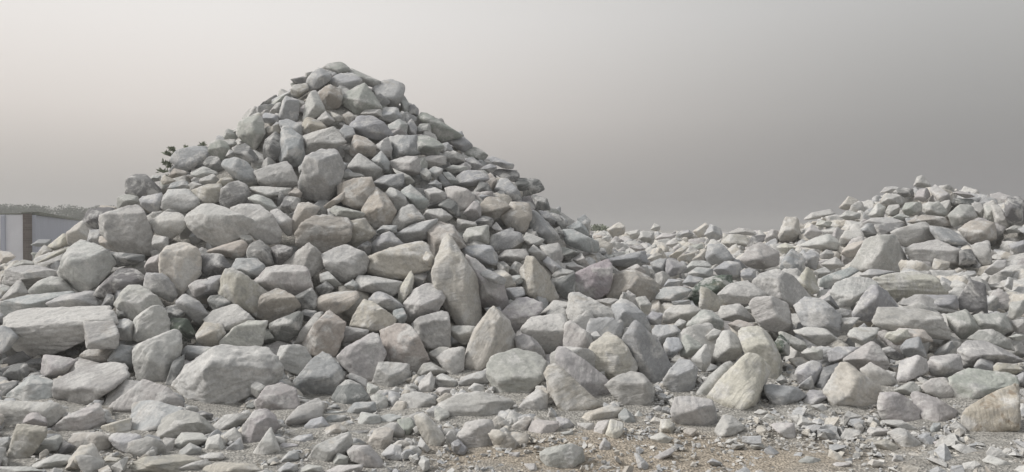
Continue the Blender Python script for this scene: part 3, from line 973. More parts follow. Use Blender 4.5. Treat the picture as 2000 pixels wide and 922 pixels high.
    'L45': 'wide cream boulder with a tan front below the big pyramid shaped rock',
    'L46': 'bluish angular rock left below the wide cream boulder',
    'L47': 'big bluish slab faced rock right of the block with cream and brown faces',
    'L50': 'pale flat rock below the wide cream boulder',
    'L51': 'bluish rock between the pale flat rock and the big grey pyramid at right',
    'L52': 'wide layered pale boulder on the right slope under the pale flat rock',
    'L53': 'cream stone under the wide layered boulder on the right slope',
    'L54': 'big dull grey pyramid shaped rock near the right picture edge',
    'L55': 'greenish layered rock below the big dull grey pyramid at right',
    'L56': 'greenish rock left of the greenish layered rock near the right edge',
    'L59': 'small pale stone at the right picture edge beside the grey pyramid',
    'M1': 'bluish slab with a dark hollow on the left outline in front of the leafy shrub',
    'M3': 'pale green stone on the left outline right of the bluish slab by the shrub',
    'M11': 'dark grey block on the left outline below the leafy shrub',
    'M16': 'pale pitted rock above the rounded pale folded rock on the left shoulder',
    'M17': 'cream block right of the pale pitted rock on the left shoulder',
    'M18': 'dark rock with a light sloping top, right of the cream block',
    'M19': 'bluish stone left of the pale pitted rock on the left shoulder',
    'M20': 'pale striped stone on the left outline above the big angular shoulder block',
    'C5': 'bluish stone wedged under the long greenish slab near the top of the heap',
}

# ------------------------------------------------------------------ helpers
rng = np.random.default_rng(11)


def tag(o, label=None, cat=None, group=None, kind=None):
    for k, v in (('label', label), ('category', cat), ('group', group), ('kind', kind)):
        if v:
            o[k] = v
    return o


def smooth(a, b, x):
    t = np.clip((x - a) / (b - a), 0, 1)
    return t * t * (3 - 2 * t)


def _hash(ix, iy, iz, seed):
    h = (ix * 374761393 + iy * 668265263 + iz * 2147483647 + seed * 974634777) & 0xffffffff
    h = ((h ^ (h >> 13)) * 1274126177) & 0xffffffff
    h = ((h ^ (h >> 15)) * 2246822519) & 0xffffffff
    return ((h ^ (h >> 16)) & 0xffffff) / float(0xffffff) * 2 - 1


def vnoise(p, seed=0):
    i = np.floor(p).astype(np.int64)
    f = p - i
    f = f * f * f * (f * (f * 6 - 15) + 10)
    x, y, z = i[:, 0], i[:, 1], i[:, 2]
    r = 0
    for dx in (0, 1):
        wx = f[:, 0] if dx else 1 - f[:, 0]
        for dy in (0, 1):
            wy = f[:, 1] if dy else 1 - f[:, 1]
            for dz in (0, 1):
                wz = f[:, 2] if dz else 1 - f[:, 2]
                r = r + wx * wy * wz * _hash(x + dx, y + dy, z + dz, seed)
    return r


def fbm(p, seed=0, n=3):
    a, r = 1.0, 0
    for k in range(n):
        r = r + a * vnoise(p * (2 ** k) + 17.3 * k, seed + k)
        a *= 0.5
    return r


def mesh_obj(name, verts, faces, mat, parent=None, smooth_shade=True, colors=None, loc=None):
    """verts (N,3), faces (M,k) array of equal-sided faces"""
    me = bpy.data.meshes.new(name)
    verts = np.asarray(verts, dtype=np.float32)
    faces = np.asarray(faces, dtype=np.int32)
    k = faces.shape[1]
    me.vertices.add(len(verts))
    me.vertices.foreach_set('co', verts.ravel())
    me.loops.add(faces.size)
    me.loops.foreach_set('vertex_index', faces.ravel())
    me.polygons.add(len(faces))
    me.polygons.foreach_set('loop_start', np.arange(0, faces.size, k, dtype=np.int32))
    me.polygons.foreach_set('loop_total', np.full(len(faces), k, dtype=np.int32))
    me.polygons.foreach_set('use_smooth', np.full(len(faces), smooth_shade, dtype=bool))
    me.update(calc_edges=True)
    if colors is not None:
        at = me.color_attributes.new('tint', 'FLOAT_COLOR', 'POINT')
        c4 = np.ones((len(verts), 4), dtype=np.float32)
        c4[:, :3] = colors
        at.data.foreach_set('color', c4.ravel())
    me.materials.append(mat)
    o = bpy.data.objects.new(name, me)
    COL.objects.link(o)
    if loc is not None:
        o.location = loc
    if parent:
        o.parent = parent
    return o


def empty(name, loc):
    o = bpy.data.objects.new(name, None)
    o.empty_display_size = 0.2
    o.location = loc
    COL.objects.link(o)
    return o


ICO = {}


def ico(k):
    if k not in ICO:
        bm = bmesh.new()
        bmesh.ops.create_icosphere(bm, subdivisions=k, radius=1)
        v = np.array([x.co[:] for x in bm.verts])
        f = np.array([[q.index for q in p.verts] for p in bm.faces])
        bm.free()
        v /= np.linalg.norm(v, axis=1)[:, None]
        ICO[k] = (v, f)
    return ICO[k]


# ------------------------------------------------------------------ pixel rays and the lie of the land
CP, SP = math.cos(PITCH), math.sin(PITCH)


def ray(u, v):
    a, b = (u - IW / 2) / F, (IH / 2 - v) / F
    d = np.array([a, CP + b * SP, -SP + b * CP])
    return d / d[1]


def terrain(x, y):
    x, y = np.asarray(x, float), np.asarray(y, float)
    w = 0.25 * vnoise(np.stack([x * .5, y * .5, x * 0], -1).reshape(-1, 3), 5).reshape(x.shape)
    r = np.sqrt((np.where(x < -3.3, 1.15, .98) * (x + 3.3)) ** 2 + (y - 14) ** 2 + .04)
    main = 4.60 - .665 * r + .2 * w - .08 * np.maximum(0, -(x + 3.3) - 3.5)
    left = .68 * smooth(13.5, 16.5, y) * (1 - smooth(23, 25.2, y)) * smooth(-6.5, -8.5, x)
    yy = y + .4 * w
    field = np.interp(yy, [6.3, 9, 15, 25, 40, 60], [0, .62, 1.05, 1.27, 1.33, .3]) * smooth(-2.2, 1.2, x) * (1 - smooth(34, 40, x))
    r2 = np.sqrt((x - 9.8) ** 2 + (y - 18) ** 2 + .3)
    slope2 = np.where(x < 9.8, .375, .26)
    pile2 = 2.76 - slope2 * r2
    base = 0.03 * w
    st = np.stack(np.broadcast_arrays(main, left, field, pile2, base))
    m = st.max(0)
    k = 9.0
    return m + np.log(np.exp((st - m) * k).sum(0)) / k - math.log(2.2) / k * np.exp(-np.abs(m) * 3)


def drop(z):
    return .33 * smooth(.06, .55, z) * (1 - .6 * smooth(2.4, 3.6, z))


SS = np.concatenate([np.arange(4.2, 20, .03), np.arange(20, 46, .1)])


def hit(u, v):
    d = ray(u, v)
    z = terrain(d[0] * SS, SS)
    gap = (EYE + d[2] * SS) - z
    below = np.nonzero(gap < 0)[0]
    if len(below):
        return SS[below[0]]
    lim = SS < 32
    return SS[lim][np.argmin(gap[lim])]


def sheet_hit(u, v):
    d = ray(u, v)
    z = terrain(d[0] * SS, SS)
    below = np.nonzero(EYE + d[2] * SS < z - drop(z) - .02)[0]
    return SS[below[0]] if len(below) else 99.0


# ------------------------------------------------------------------ materials
def node_mat(name):
    m = bpy.data.materials.new(name)
    m.use_nodes = True
    nt = m.node_tree
    nt.nodes.clear()
    o = nt.nodes.new('ShaderNodeOutputMaterial')
    b = nt.nodes.new('ShaderNodeBsdfPrincipled')
    b.inputs['Roughness'].default_value = .92
    b.inputs['Specular IOR Level'].default_value = .22
    nt.links.new(b.outputs[0], o.inputs[0])
    return m, nt, b


def N(nt, typ, ins=None, **props):
    n = nt.nodes.new(typ)
    for k, v in props.items():
        setattr(n, k, v)
    for k, v in (ins or {}).items():
        if isinstance(v, bpy.types.NodeSocket):
            nt.links.new(v, n.inputs[k])
        else:
            n.inputs[k].default_value = v
    return n


def mixc(nt, fac, a, b, blend='MIX'):
    n = nt.nodes.new('ShaderNodeMix')
    n.data_type = 'RGBA'
    n.blend_type = blend
    for i, v in ((0, fac), (6, a), (7, b)):
        if isinstance(v, bpy.types.NodeSocket):
            nt.links.new(v, n.inputs[i])
        else:
            n.inputs[i].default_value = v if i == 0 else (*v, 1)
    return n.outputs[2]


def ramp(nt, x, lo, hi):
    n = N(nt, 'ShaderNodeMapRange', {0: x, 1: lo, 2: hi})
    n.clamp = True
    return n.outputs[0]


def stone_material(name, per_object, stained=False):
    m, nt, b = node_mat(name)
    tcn = N(nt, 'ShaderNodeTexCoord')
    if per_object:
        oi = N(nt, 'ShaderNodeObjectInfo')
        col, rnd = oi.outputs['Color'], oi.outputs['Random']
        ang = N(nt, 'ShaderNodeMath', {0: rnd, 1: 40.0}, operation='MULTIPLY').outputs[0]
        off = N(nt, 'ShaderNodeVectorMath', {0: (31.7, 17.9, 23.3), 3: rnd}, operation='SCALE').outputs[0]
        p0 = N(nt, 'ShaderNodeVectorMath', {0: tcn.outputs['Object'], 1: off}, operation='ADD').outputs[0]
        p = N(nt, 'ShaderNodeVectorRotate', {'Vector': p0, 'Axis': (.5, .75, .25), 'Angle': ang}).outputs[0]
    else:
        at = N(nt, 'ShaderNodeAttribute', attribute_name='tint')
        col = at.outputs['Color']
        p = N(nt, 'ShaderNodeVectorRotate', {'Vector': tcn.outputs['Object'], 'Axis': (.5, .75, .25), 'Angle': .7}).outputs[0]
    # foliation streaks
    wp = N(nt, 'ShaderNodeTexNoise', {'Vector': p, 'Scale': 2.2, 'Detail': 2.0}).outputs['Color']
    pw = N(nt, 'ShaderNodeVectorMath', {0: wp, 3: .15}, operation='SCALE').outputs[0]
    pv = N(nt, 'ShaderNodeVectorMath', {0: p, 1: pw}, operation='ADD').outputs[0]
    ps = N(nt, 'ShaderNodeMapping', {'Vector': pv, 'Scale': (4.0, 5.0, 26.0)}).outputs[0]
    streak = N(nt, 'ShaderNodeTexNoise', {'Vector': ps, 'Scale': 1.0, 'Detail': 4.0, 'Roughness': .6}).outputs['Fac']
    patch = N(nt, 'ShaderNodeTexNoise', {'Vector': p, 'Scale': 4.2, 'Detail': 5.0, 'Roughness': .66, 'Distortion': .4}).outputs['Fac']
    film = N(nt, 'ShaderNodeTexNoise', {'Vector': pv, 'Scale': 5.5, 'Detail': 4.0, 'Roughness': .6}).outputs['Fac']
    rust = N(nt, 'ShaderNodeTexNoise', {'Vector': p, 'Scale': 6.5 if stained else 2.3, 'Detail': 5.0, 'Roughness': .68, 'Distortion': .8}).outputs['Fac']
    fine = N(nt, 'ShaderNodeTexNoise', {'Vector': p, 'Scale': 38.0, 'Detail': 5.0, 'Roughness': .7}).outputs['Fac']
    grain = N(nt, 'ShaderNodeTexNoise', {'Vector': p, 'Scale': 150.0, 'Detail': 3.0, 'Roughness': .7}).outputs['Fac']
    c = mixc(nt, N(nt, 'ShaderNodeMath', {0: ramp(nt, patch, .50, .60), 1: .75}, operation='MULTIPLY').outputs[0], col, (.63, .62, .60))
    c = mixc(nt, N(nt, 'ShaderNodeMath', {0: ramp(nt, film, .56, .66), 1: .38}, operation='MULTIPLY').outputs[0], c, (.25, .255, .26))
    c = mixc(nt, N(nt, 'ShaderNodeMath', {0: ramp(nt, streak, .54, .74), 1: .30}, operation='MULTIPLY').outputs[0], c, (.235, .235, .24))
    c = mixc(nt, N(nt, 'ShaderNodeMath', {0: ramp(nt, streak, .46, .30), 1: .26}, operation='MULTIPLY').outputs[0], c, (.68, .67, .65))
    if stained:
        c = mixc(nt, N(nt, 'ShaderNodeMath', {0: ramp(nt, rust, .53, .61), 1: .62}, operation='MULTIPLY').outputs[0], c, (.24, .175, .12))
    else:
        c = mixc(nt, N(nt, 'ShaderNodeMath', {0: ramp(nt, rust, .62, .76), 1: .45}, operation='MULTIPLY').outputs[0], c, (.40, .33, .25))
    c = mixc(nt, .55, c, N(nt, 'ShaderNodeMapRange', {0: fine, 1: .25, 2: .75, 3: .55, 4: 1.28}).outputs[0], 'MULTIPLY')
    nt.links.new(c, b.inputs['Base Color'])
    # dark hairline cracks
    cr = N(nt, 'ShaderNodeTexVoronoi', {'Vector': pv, 'Scale': 2.6}, feature='DISTANCE_TO_EDGE').outputs['Distance']
    crk = ramp(nt, cr, .0, .012)
    h1 = N(nt, 'ShaderNodeMath', {0: streak, 1: 1.0}, operation='MULTIPLY').outputs[0]
    h2 = N(nt, 'ShaderNodeMath', {0: fine, 1: .55, 2: h1}, operation='MULTIPLY_ADD').outputs[0]
    h3 = N(nt, 'ShaderNodeMath', {0: grain, 1: .16, 2: h2}, operation='MULTIPLY_ADD').outputs[0]
    h4 = N(nt, 'ShaderNodeMath', {0: crk, 1: .0, 2: h3}, operation='MULTIPLY_ADD').outputs[0]
    bp = N(nt, 'ShaderNodeBump', {'Strength': .6, 'Distance': .03, 'Height': h4})
    nt.links.new(bp.outputs[0], b.inputs['Normal'])
    return m


STONE = stone_material('pale_marble_stone', True)
STAINED = stone_material('brown_stained_stone', True, True)
RUBBLE = stone_material('broken_stone_rubble', False)

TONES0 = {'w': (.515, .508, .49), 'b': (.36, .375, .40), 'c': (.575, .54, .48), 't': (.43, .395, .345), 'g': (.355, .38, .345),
         'd': (.10, .12, .10), 'p': (.43, .405, .41), 'k': (.235, .235, .235), 'C': (.54, .50, .43)}  # the dark grey also paints in shadow for some stones


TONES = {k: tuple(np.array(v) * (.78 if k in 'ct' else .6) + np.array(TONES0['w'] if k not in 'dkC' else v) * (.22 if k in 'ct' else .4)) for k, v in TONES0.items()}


def dirt_material():
    m, nt, b = node_mat('dusty_earth')
    tcn = N(nt, 'ShaderNodeTexCoord')
    p = tcn.outputs['Object']
    n1 = N(nt, 'ShaderNodeTexNoise', {'Vector': p, 'Scale': .9, 'Detail': 5.0, 'Roughness': .6}).outputs['Fac']
    n2 = N(nt, 'ShaderNodeTexNoise', {'Vector': p, 'Scale': 22.0, 'Detail': 6.0, 'Roughness': .72}).outputs['Fac']
    n3 = N(nt, 'ShaderNodeTexVoronoi', {'Vector': p, 'Scale': 34.0}).outputs['Distance']
    n4 = N(nt, 'ShaderNodeTexNoise', {'Vector': p, 'Scale': 160.0, 'Detail': 3.0}).outputs['Fac']
    soil = N(nt, 'ShaderNodeAttribute', attribute_name='tint').outputs['Fac']
    sn = N(nt, 'ShaderNodeMath', {0: n1, 1: 1.6, 2: soil}, operation='MULTIPLY_ADD').outputs[0]
    c = mixc(nt, ramp(nt, sn, 1.0, 1.45), (.42, .405, .375), (.44, .385, .315))
    c = mixc(nt, .6, c, N(nt, 'ShaderNodeMapRange', {0: n2, 1: .25, 2: .75, 3: .6, 4: 1.25}).outputs[0], 'MULTIPLY')
    chips = N(nt, 'ShaderNodeTexVoronoi', {'Vector': p, 'Scale': 48.0, 'Randomness': 1.0})
    grit = N(nt, 'ShaderNodeTexVoronoi', {'Vector': p, 'Scale': 120.0, 'Randomness': 1.0})
    cv = N(nt, 'ShaderNodeSeparateColor', {0: chips.outputs['Color']})
    gv = N(nt, 'ShaderNodeSeparateColor', {0: grit.outputs['Color']})
    c = mixc(nt, .75, c, N(nt, 'ShaderNodeMapRange', {0: cv.outputs[0], 1: 0.0, 2: 1.0, 3: .55, 4: 1.4}).outputs[0], 'MULTIPLY')
    c = mixc(nt, .6, c, N(nt, 'ShaderNodeMapRange', {0: gv.outputs[0], 1: 0.0, 2: 1.0, 3: .6, 4: 1.35}).outputs[0], 'MULTIPLY')
    n3 = chips.outputs['Distance']
    nt.links.new(c, b.inputs['Base Color'])
    h = N(nt, 'ShaderNodeMath', {0: n2, 1: 1.2, 2: n3}, operation='MULTIPLY_ADD').outputs[0]
    h = N(nt, 'ShaderNodeMath', {0: n4, 1: .4, 2: h}, operation='MULTIPLY_ADD').outputs[0]
    bp = N(nt, 'ShaderNodeBump', {'Strength': .8, 'Distance': .03, 'Height': h})
    nt.links.new(bp.outputs[0], b.inputs['Normal'])
    return m


def plain_material(name, col, var=.2, scale=6.0, rough=.9, translucent=False):
    m, nt, b = node_mat(name)
    tcn = N(nt, 'ShaderNodeTexCoord')
    n = N(nt, 'ShaderNodeTexNoise', {'Vector': tcn.outputs['Object'], 'Scale': scale, 'Detail': 5.0, 'Roughness': .65}).outputs['Fac']
    c = mixc(nt, 1.0, col, N(nt, 'ShaderNodeMapRange', {0: n, 1: .25, 2: .75, 3: 1 - var, 4: 1 + var}).outputs[0], 'MULTIPLY')
    nt.links.new(c, b.inputs['Base Color'])
    b.inputs['Roughness'].default_value = rough
    return m


# ------------------------------------------------------------------ the ground
gx = np.concatenate([-np.geomspace(900, 22, 26), np.arange(-20, 30, .2), np.geomspace(31, 900, 26)])
gy = np.concatenate([[-30, -12, -4, 0], np.arange(2.6, 13, .12), np.arange(13, 44, .3), np.geomspace(45, 1400, 26)])
GX, GY = np.meshgrid(gx, gy)
GZ = terrain(GX, GY)
GZ = np.where(GY > 64, np.minimum(GZ, .05), GZ)
GZ = GZ - drop(GZ)
q = np.stack([GX.ravel() * 1.6, GY.ravel() * 1.6, GX.ravel() * 0], -1)
near = (np.abs(GX) < 30) & (GY < 44)
GZ = GZ + np.where(near, (.03 * fbm(q, 3, 3) + .012 * vnoise(q * 6, 9)).reshape(GX.shape), 0)
SOIL = np.exp(-((GX - .9) / 1.5) ** 2 - ((GY - 5.2) / .7) ** 2)      # where bare tan earth shows between the stones
nx, ny = len(gx), len(gy)
idx = np.arange(nx * ny).reshape(ny, nx)
gf = np.stack([idx[:-1, :-1], idx[:-1, 1:], idx[1:, 1:], idx[1:, :-1]], -1).reshape(-1, 4)
ground = mesh_obj('ground', np.stack([GX.ravel(), GY.ravel(), GZ.ravel()], -1), gf, dirt_material(), colors=np.repeat(SOIL.ravel()[:, None], 3, 1))
tag(ground, kind='structure')


def gz(x, y):
    z = terrain(x, y)
    return z - drop(z)


# ------------------------------------------------------------------ stones: faceted solids, broken along layers
def facet_rock(planes, k, seed, rough=1.0):
    """unit-space rock: distance to a set of planes in every direction, rounded edges, layered breakage"""
    v, f = ico(k)
    n = planes[:, :3]
    h = np.maximum(planes[:, 3], .12)
    dots = np.maximum(v @ n.T, 1e-4) / h
    pw = 160.0
    mx = dots.max(1)
    r = 1 / (mx * ((dots / mx[:, None]) ** pw).sum(1) ** (1 / pw))
    r = .45 * r + .55 / mx
    p = v * r[:, None]
    off = np.array([seed * 3.71 % 50, seed * 1.37 % 50, seed * 2.11 % 50])
    g = np.random.default_rng(seed)
    s = g.normal(size=3)
    s /= np.linalg.norm(s)
    warp = .16 * vnoise(p * 1.8 + off, seed)
    t = (p @ s + warp) * g.uniform(5, 10)
    lay = np.floor(t)
    fr = t - lay
    zero = np.zeros_like(lay, dtype=np.int64)
    a = _hash(lay.astype(np.int64), zero, zero, seed + 91)
    bb = _hash(lay.astype(np.int64) + 1, zero, zero, seed + 91)
    step = a + (bb - a) * smooth(.72, 1.0, fr)
    d = .020 * fbm(p * 1.5 + off, seed, 2) + .022 * fbm(p * 4.2 + off, seed + 7, 3) + .020 * step
    ridge = 1 - np.abs(vnoise(p * 3.1 + off + 9, seed + 3))
    d -= .05 * np.maximum(ridge - .86, 0) / .14 * .5
    if k >= 4:
        d += .020 * fbm(p * 9 + off, seed + 13, 2 + (k > 4))
    return p * (1 + rough * d)[:, None], f


def random_planes(g, n=9):
    nn = g.normal(size=(n, 3))
    nn /= np.linalg.norm(nn, axis=1)[:, None]
    hh = g.uniform(.55, 1.0, n)
    ax = np.concatenate([np.eye(3), -np.eye(3)]) @ np.linalg.qr(g.normal(size=(3, 3)))[0]
    return np.column_stack([np.concatenate([nn, ax]), np.concatenate([hh, g.uniform(.85, 1.0, 6)])])


def hull_planes(pts):
    bm = bmesh.new()
    for p in pts:
        bm.verts.new(p)
    res = bmesh.ops.convex_hull(bm, input=bm.verts)
    bm.normal_update()
    pl = []
    for fc in bm.faces:
        n = np.array(fc.normal[:])
        if fc.calc_area() < 1e-7:
            continue
        h = float(n @ np.array(fc.verts[0].co[:]))
        if h < 0:
            n, h = -n, -h
        pl.append((*n, h, fc.calc_area(), *fc.calc_center_median()))
    bm.free()
    return np.array(pl)


def merge_facets(tri, k, g):
    """gather the small triangles of a hull into k broad fracture faces"""
    n, a, c = tri[:, :3], tri[:, 4], tri[:, 5:8]
    if len(tri) <= k:
        return tri[:, :4]
    cen = [n[np.argmax(a)]]
    while len(cen) < k:
        d = np.min([1 - n @ q for q in cen], axis=0)
        cen.append(n[np.argmax(d * np.sqrt(a))])
    cen = np.array(cen)
    for _ in range(6):
        lab = np.argmax(n @ cen.T, axis=1)
        for j in range(k):
            m = lab == j
            if m.any():
                q = (n[m] * a[m, None]).sum(0)
                cen[j] = q / np.linalg.norm(q)
    res = []
    for j in range(k):
        m = lab == j
        if m.any():
            d = c[m] @ cen[j]
            res.append((*cen[j], .4 * np.average(d, weights=a[m]) + .6 * d.max()))
    return np.array(res)


def poly_area(q):
    x, y = q[:, 0], q[:, 1]
    return .5 * abs(np.dot(x, np.roll(y, -1)) - np.dot(y, np.roll(x, -1)))


def parse(text):
    res = []
    for ln in text.strip().splitlines():
        if ln[0] == '@':
            _, ox, oy, s = ln.split()
            ox, oy, s = float(ox), float(oy), float(s)
            continue
        rid, tone, ol, rd = ln.split('|')
        ol = np.array(ol.split(), float).reshape(-1, 2) / s + (ox, oy)
        rd = np.array(rd.split(), float).reshape(-1, 2) / s + (ox, oy)
        res.append((rid, tone, ol, rd))
    return res


def clip_area(q):
    c = q.copy()
    c[:, 0] = np.clip(c[:, 0], 0, IW)
    c[:, 1] = np.clip(c[:, 1], 0, IH)
    return poly_area(c)


SHAPES = parse(ROCKS)
SHAPES.sort(key=lambda s: -clip_area(s[2]))


def inside(q, u, v):
    """even-odd test of points u, v (arrays) against polygon q"""
    c = np.zeros(len(u), bool)
    x2, y2 = q[-1]
    for x1, y1 in q:
        if y1 != y2:
            c ^= ((y1 > v) != (y2 > v)) & (u < (x2 - x1) * (v - y1) / (y2 - y1) + x1)
        x2, y2 = x1, y1
    return c


def hull2(q):
    p = sorted(map(tuple, q))

    def half(pts):
        h = []
        for a in pts:
            while len(h) > 1 and (h[-1][0] - h[-2][0]) * (a[1] - h[-2][1]) - (h[-1][1] - h[-2][1]) * (a[0] - h[-2][0]) <= 0:
                h.pop()
            h.append(a)
        return h[:-1]
    return np.array(half(p) + half(p[::-1]))


# how far along its line of sight each rock lies: on the heap, and small rocks lie on the big ones they lean against
BIAS = {'C5': .2, 'A31': -.45, 'A28': -.35, 'B14': .15}
HULLS = [hull2(s[2]) for s in SHAPES]
DEPTH = []
for i, (rid, tone, ol, rd) in enumerate(SHAPES):
    c = ol.mean(0)
    s0 = hit(c[0], c[1] + .4 * (ol[:, 1].max() - c[1]))
    t = np.concatenate([c + (ol - c) * .75, [c]])
    for j in range(i):
        if np.abs(HULLS[j].mean(0) - c).max() > 260:
            continue
        if inside(HULLS[j], t[:, 0], t[:, 1]).mean() > .45:
            sj = .5 * math.sqrt(poly_area(HULLS[j])) * DEPTH[j] / F
            si = .5 * math.sqrt(poly_area(ol)) * s0 / F
            s0 = min(s0, DEPTH[j] - .75 * sj - .3 * si)
    DEPTH.append(s0 + BIAS.get(rid, 0))


# which way the broad fracture faces of the most visible rocks look
TURN = {'T': (0, -.42, .91), 'L': (-.84, -.52, .16), 'R': (.84, -.52, .05), 'F': (.05, -.98, .12), 'U': (0, -.80, -.60),
        'TL': (-.62, -.46, .63), 'TR': (.62, -.46, .63), 'FL': (-.52, -.83, .20), 'FR': (.52, -.85, .08), 'UL': (-.5, -.72, -.48), 'UR': (.5, -.72, -.48)}
FACES = dict(w.split(':') for w in '''
E1:T,TL,F,FR D21:L,FR,T A20:L,FR,T A21:L,F,U A24:TL,FR,F A1:F,T,R,U A22:L,FR,T B3:TL,FR,R C35:FL,R,T,U C36:T,F,L C42:F,T,L D5:T,U,F D10:TL,FR D12:L,T,F,U
D34:FL,FR,T D37:L,FR,T E4:F,T,UL E6:FR,L,T E7:L,FR,T G6:L,FR,U G12:T,U,L G14:T,U,FL G2:F,R,TL G19:FL,R,T H2:F,T,UR H6:T,FL,FR H7:TL,FR,T H10:FL,R,T H11:T,F
H13:FL,FR,T H14:FL,R H15:FL,R,T I32:FL,R,T I34:FL,R,U I30:T,F,U I31:FL,FR,U J1:T,FL,FR,R J6:T,F,R J7:TL,F,R J9:T,FL,FR J12:F,T,R K1:FL,R,U K2:F,T K4:TL,FR
K7:T,F K8:F,T,UR K9:TL,F,R K10:L,F,T K11:T,F,R L24:F,T,R L27:F,T L29:F,T,R L30:TL,FR,F L45:T,U,F L46:TL,FR L47:FL,T L52:T,U,F L54:FL,R,U M1:T,U,F M11:T,F,L
M16:F,U,T M17:FL,R,T M18:T,U,R A15:T,F,U A9:F,UL,R,T A18:T,F,U D1:T,F,U D2:F,T D11:T,F,R D19:T,F,U D22:F,T,U D26:T,U D28:F,T,R D31:T,L,F E3:TL,FR,F E5:F,T,U
E9:F,T E10:T,F E27:FL,R,T E34:FL,R,T B7:F,U,T B10:F,T,R B13:T,F,U B14:F,T B16:T,R,F B18:F,T,L G15:T,F,U G17:FL,R,T G20:F,T,L G10:FL,F,T F28:F,T,UL F6:T,U
F34:T,F F40:F,T F21:T,L,F H27:T,FL,R
'''.split())


def traced_rock(i, rid, tone, ol, rd, area):
    g = np.random.default_rng(1000 + i)
    c = ol.mean(0)
    s0 = DEPTH[i]
    mpp = s0 / F
    size = .5 * math.sqrt(area) * mpp
    t_up, t_dn = g.uniform(.5, 1.0), g.uniform(-.4, .15)

    def lean(v):
        return (t_up if v < c[1] else t_dn) * (c[1] - v) * mpp
    grow = 1.11
    pts = []

    def put(u, v, s):
        pts.append(np.array([0, 0, EYE]) + ray(u, v) * s)
    base = s0 - .25 * size
    ring = []
    planes = None
    if rid in FACES:
        # broad faces meet at the ridge corners; the outline runs back along them
        eye0 = np.array([0, 0, EYE])
        rp = [eye0 + ray(u, v) * (base + .25 * (c[1] - v) * mpp - .55 * size) for u, v in (rd if len(rd) else [c - (0, .1 * np.ptp(ol[:, 1]))])]
        planes = []
        for w in FACES[rid].split(','):
            n = np.array(TURN[w]) + g.normal(0, .06, 3)
            n /= np.linalg.norm(n)
            planes.append([n, max(n @ q for q in rp)])
        lim = base + .95 * size
        for u, v in ol:
            u, v = c[0] + (u - c[0]) * grow, c[1] + (v - c[1]) * grow
            dr = ray(u, v)
            top = min(lim, sheet_hit(u, v) - .02)
            s = base - .3 * size
            for q in planes:
                if q[0] @ dr < -1e-3:
                    t = (q[0] @ eye0 - q[1]) / -(q[0] @ dr)
                    if t > top:
                        q[1] = max(q[1], q[0] @ (eye0 + dr * top))
                        t = top
                    s = max(s, t)
            ring.append((u, v, s + .03 * size))
            put(*ring[-1])
    for u, v in (ol if planes is None else []):
        u, v = c[0] + (u - c[0]) * grow, c[1] + (v - c[1]) * grow
        s = max(min(base + lean(v) + g.uniform(-.16, .16) * size, sheet_hit(u, v) - .02), s0 - 1.3 * size)
        ring.append((u, v, s))
        put(u, v, s)
    if not len(rd):
        ext = ol.max(0) - ol.min(0)
        mid = .5 * (ol.max(0) + ol.min(0))
        skew = g.uniform(-.22, .22)
        y0 = g.uniform(-.28, .12)
        rd = [mid + ext * .5 * np.array([t, y0 + skew * t * 2]) for t in ((-.5, .45) if g.random() < .6 else (g.uniform(-.45, .45),))]
        if g.random() < .4:
            rd.append(mid + ext * .5 * np.array([g.uniform(-.3, .3), .5]))
    for u, v in (rd if planes is None else []):
        put(u, v, base + .3 * (c[1] - v) * mpp - g.uniform(.85, 1.1) * size)
    if planes is not None:
        pts += rp
    for u, v, s in ring:
        put(c[0] + (u - c[0]) * .82, c[1] + (v - c[1]) * .82, s + g.uniform(.5, .9) * size)
        put(c[0] + (u - c[0]) * .45, c[1] + (v - c[1]) * .45, s + g.uniform(1.0, 1.35) * size)
    pts = np.array(pts)
    ctr = .5 * (pts.max(0) + pts.min(0))
    E = .5 * (pts.max(0) - pts.min(0))
    qn = (pts - ctr) / E
    eye = (np.array([0, 0, EYE]) - ctr) / E
    tri = hull_planes(qn)
    front = ((eye - tri[:, 5:8]) * tri[:, :3]).sum(1) > 0
    pl = [tri[~front, :4]]
    if planes is not None:
        for n, d in planes:
            m = n * E
            k = np.linalg.norm(m)
            pl.append(np.array([[*(m / k), (d - n @ ctr) / k]]))
    else:
        pl.append(merge_facets(tri[front], (3 if area < 1500 else 4) + int(g.random() < .5), g))
    rim = np.array([np.array([0, 0, EYE]) + ray(c[0] + (u - c[0]) * grow, c[1] + (v - c[1]) * grow) * s0 for u, v in hull2(ol)])
    rim = (rim - ctr) / E
    nn = np.cross(rim - eye, np.roll(rim, -1, 0) - eye)
    nn /= np.linalg.norm(nn, axis=1)[:, None]
    hh = (nn * rim).sum(1)
    nn[hh < 0] *= -1
    pl.append(np.column_stack([nn, np.abs(hh)]))
    pl = np.concatenate(pl)
    cuts = []
    for j in range(11 if planes is None else 9):
        n = g.normal(size=3)
        n[1] = -abs(n[1])
        n /= np.linalg.norm(n)
        cuts.append((*n, (qn @ n).max() * (g.uniform(.92, .97) if j < 3 else g.uniform(.965, .995))))
    pl = np.concatenate([pl, np.array(cuts)])
    k = 5 if area > 2600 else 4
    if area > 12000:
        k = 6
    v, f = facet_rock(pl, k, 2000 + i * 7, .9)
    return v * E + ctr, f, size, s0


def jitter_tone(tone, g):
    c = np.array(TONES[tone])
    return np.clip(c * g.uniform(.84, 1.12) * (1 + g.normal(0, .012, 3)), .03, .8)


rub_v, rub_f, rub_c = [], [], []
rub_n = 0


def add_rubble(v, f, c):
    global rub_n
    rub_v.append(v)
    rub_f.append(f + rub_n)
    rub_c.append(np.broadcast_to(c, v.shape))
    rub_n += len(v)


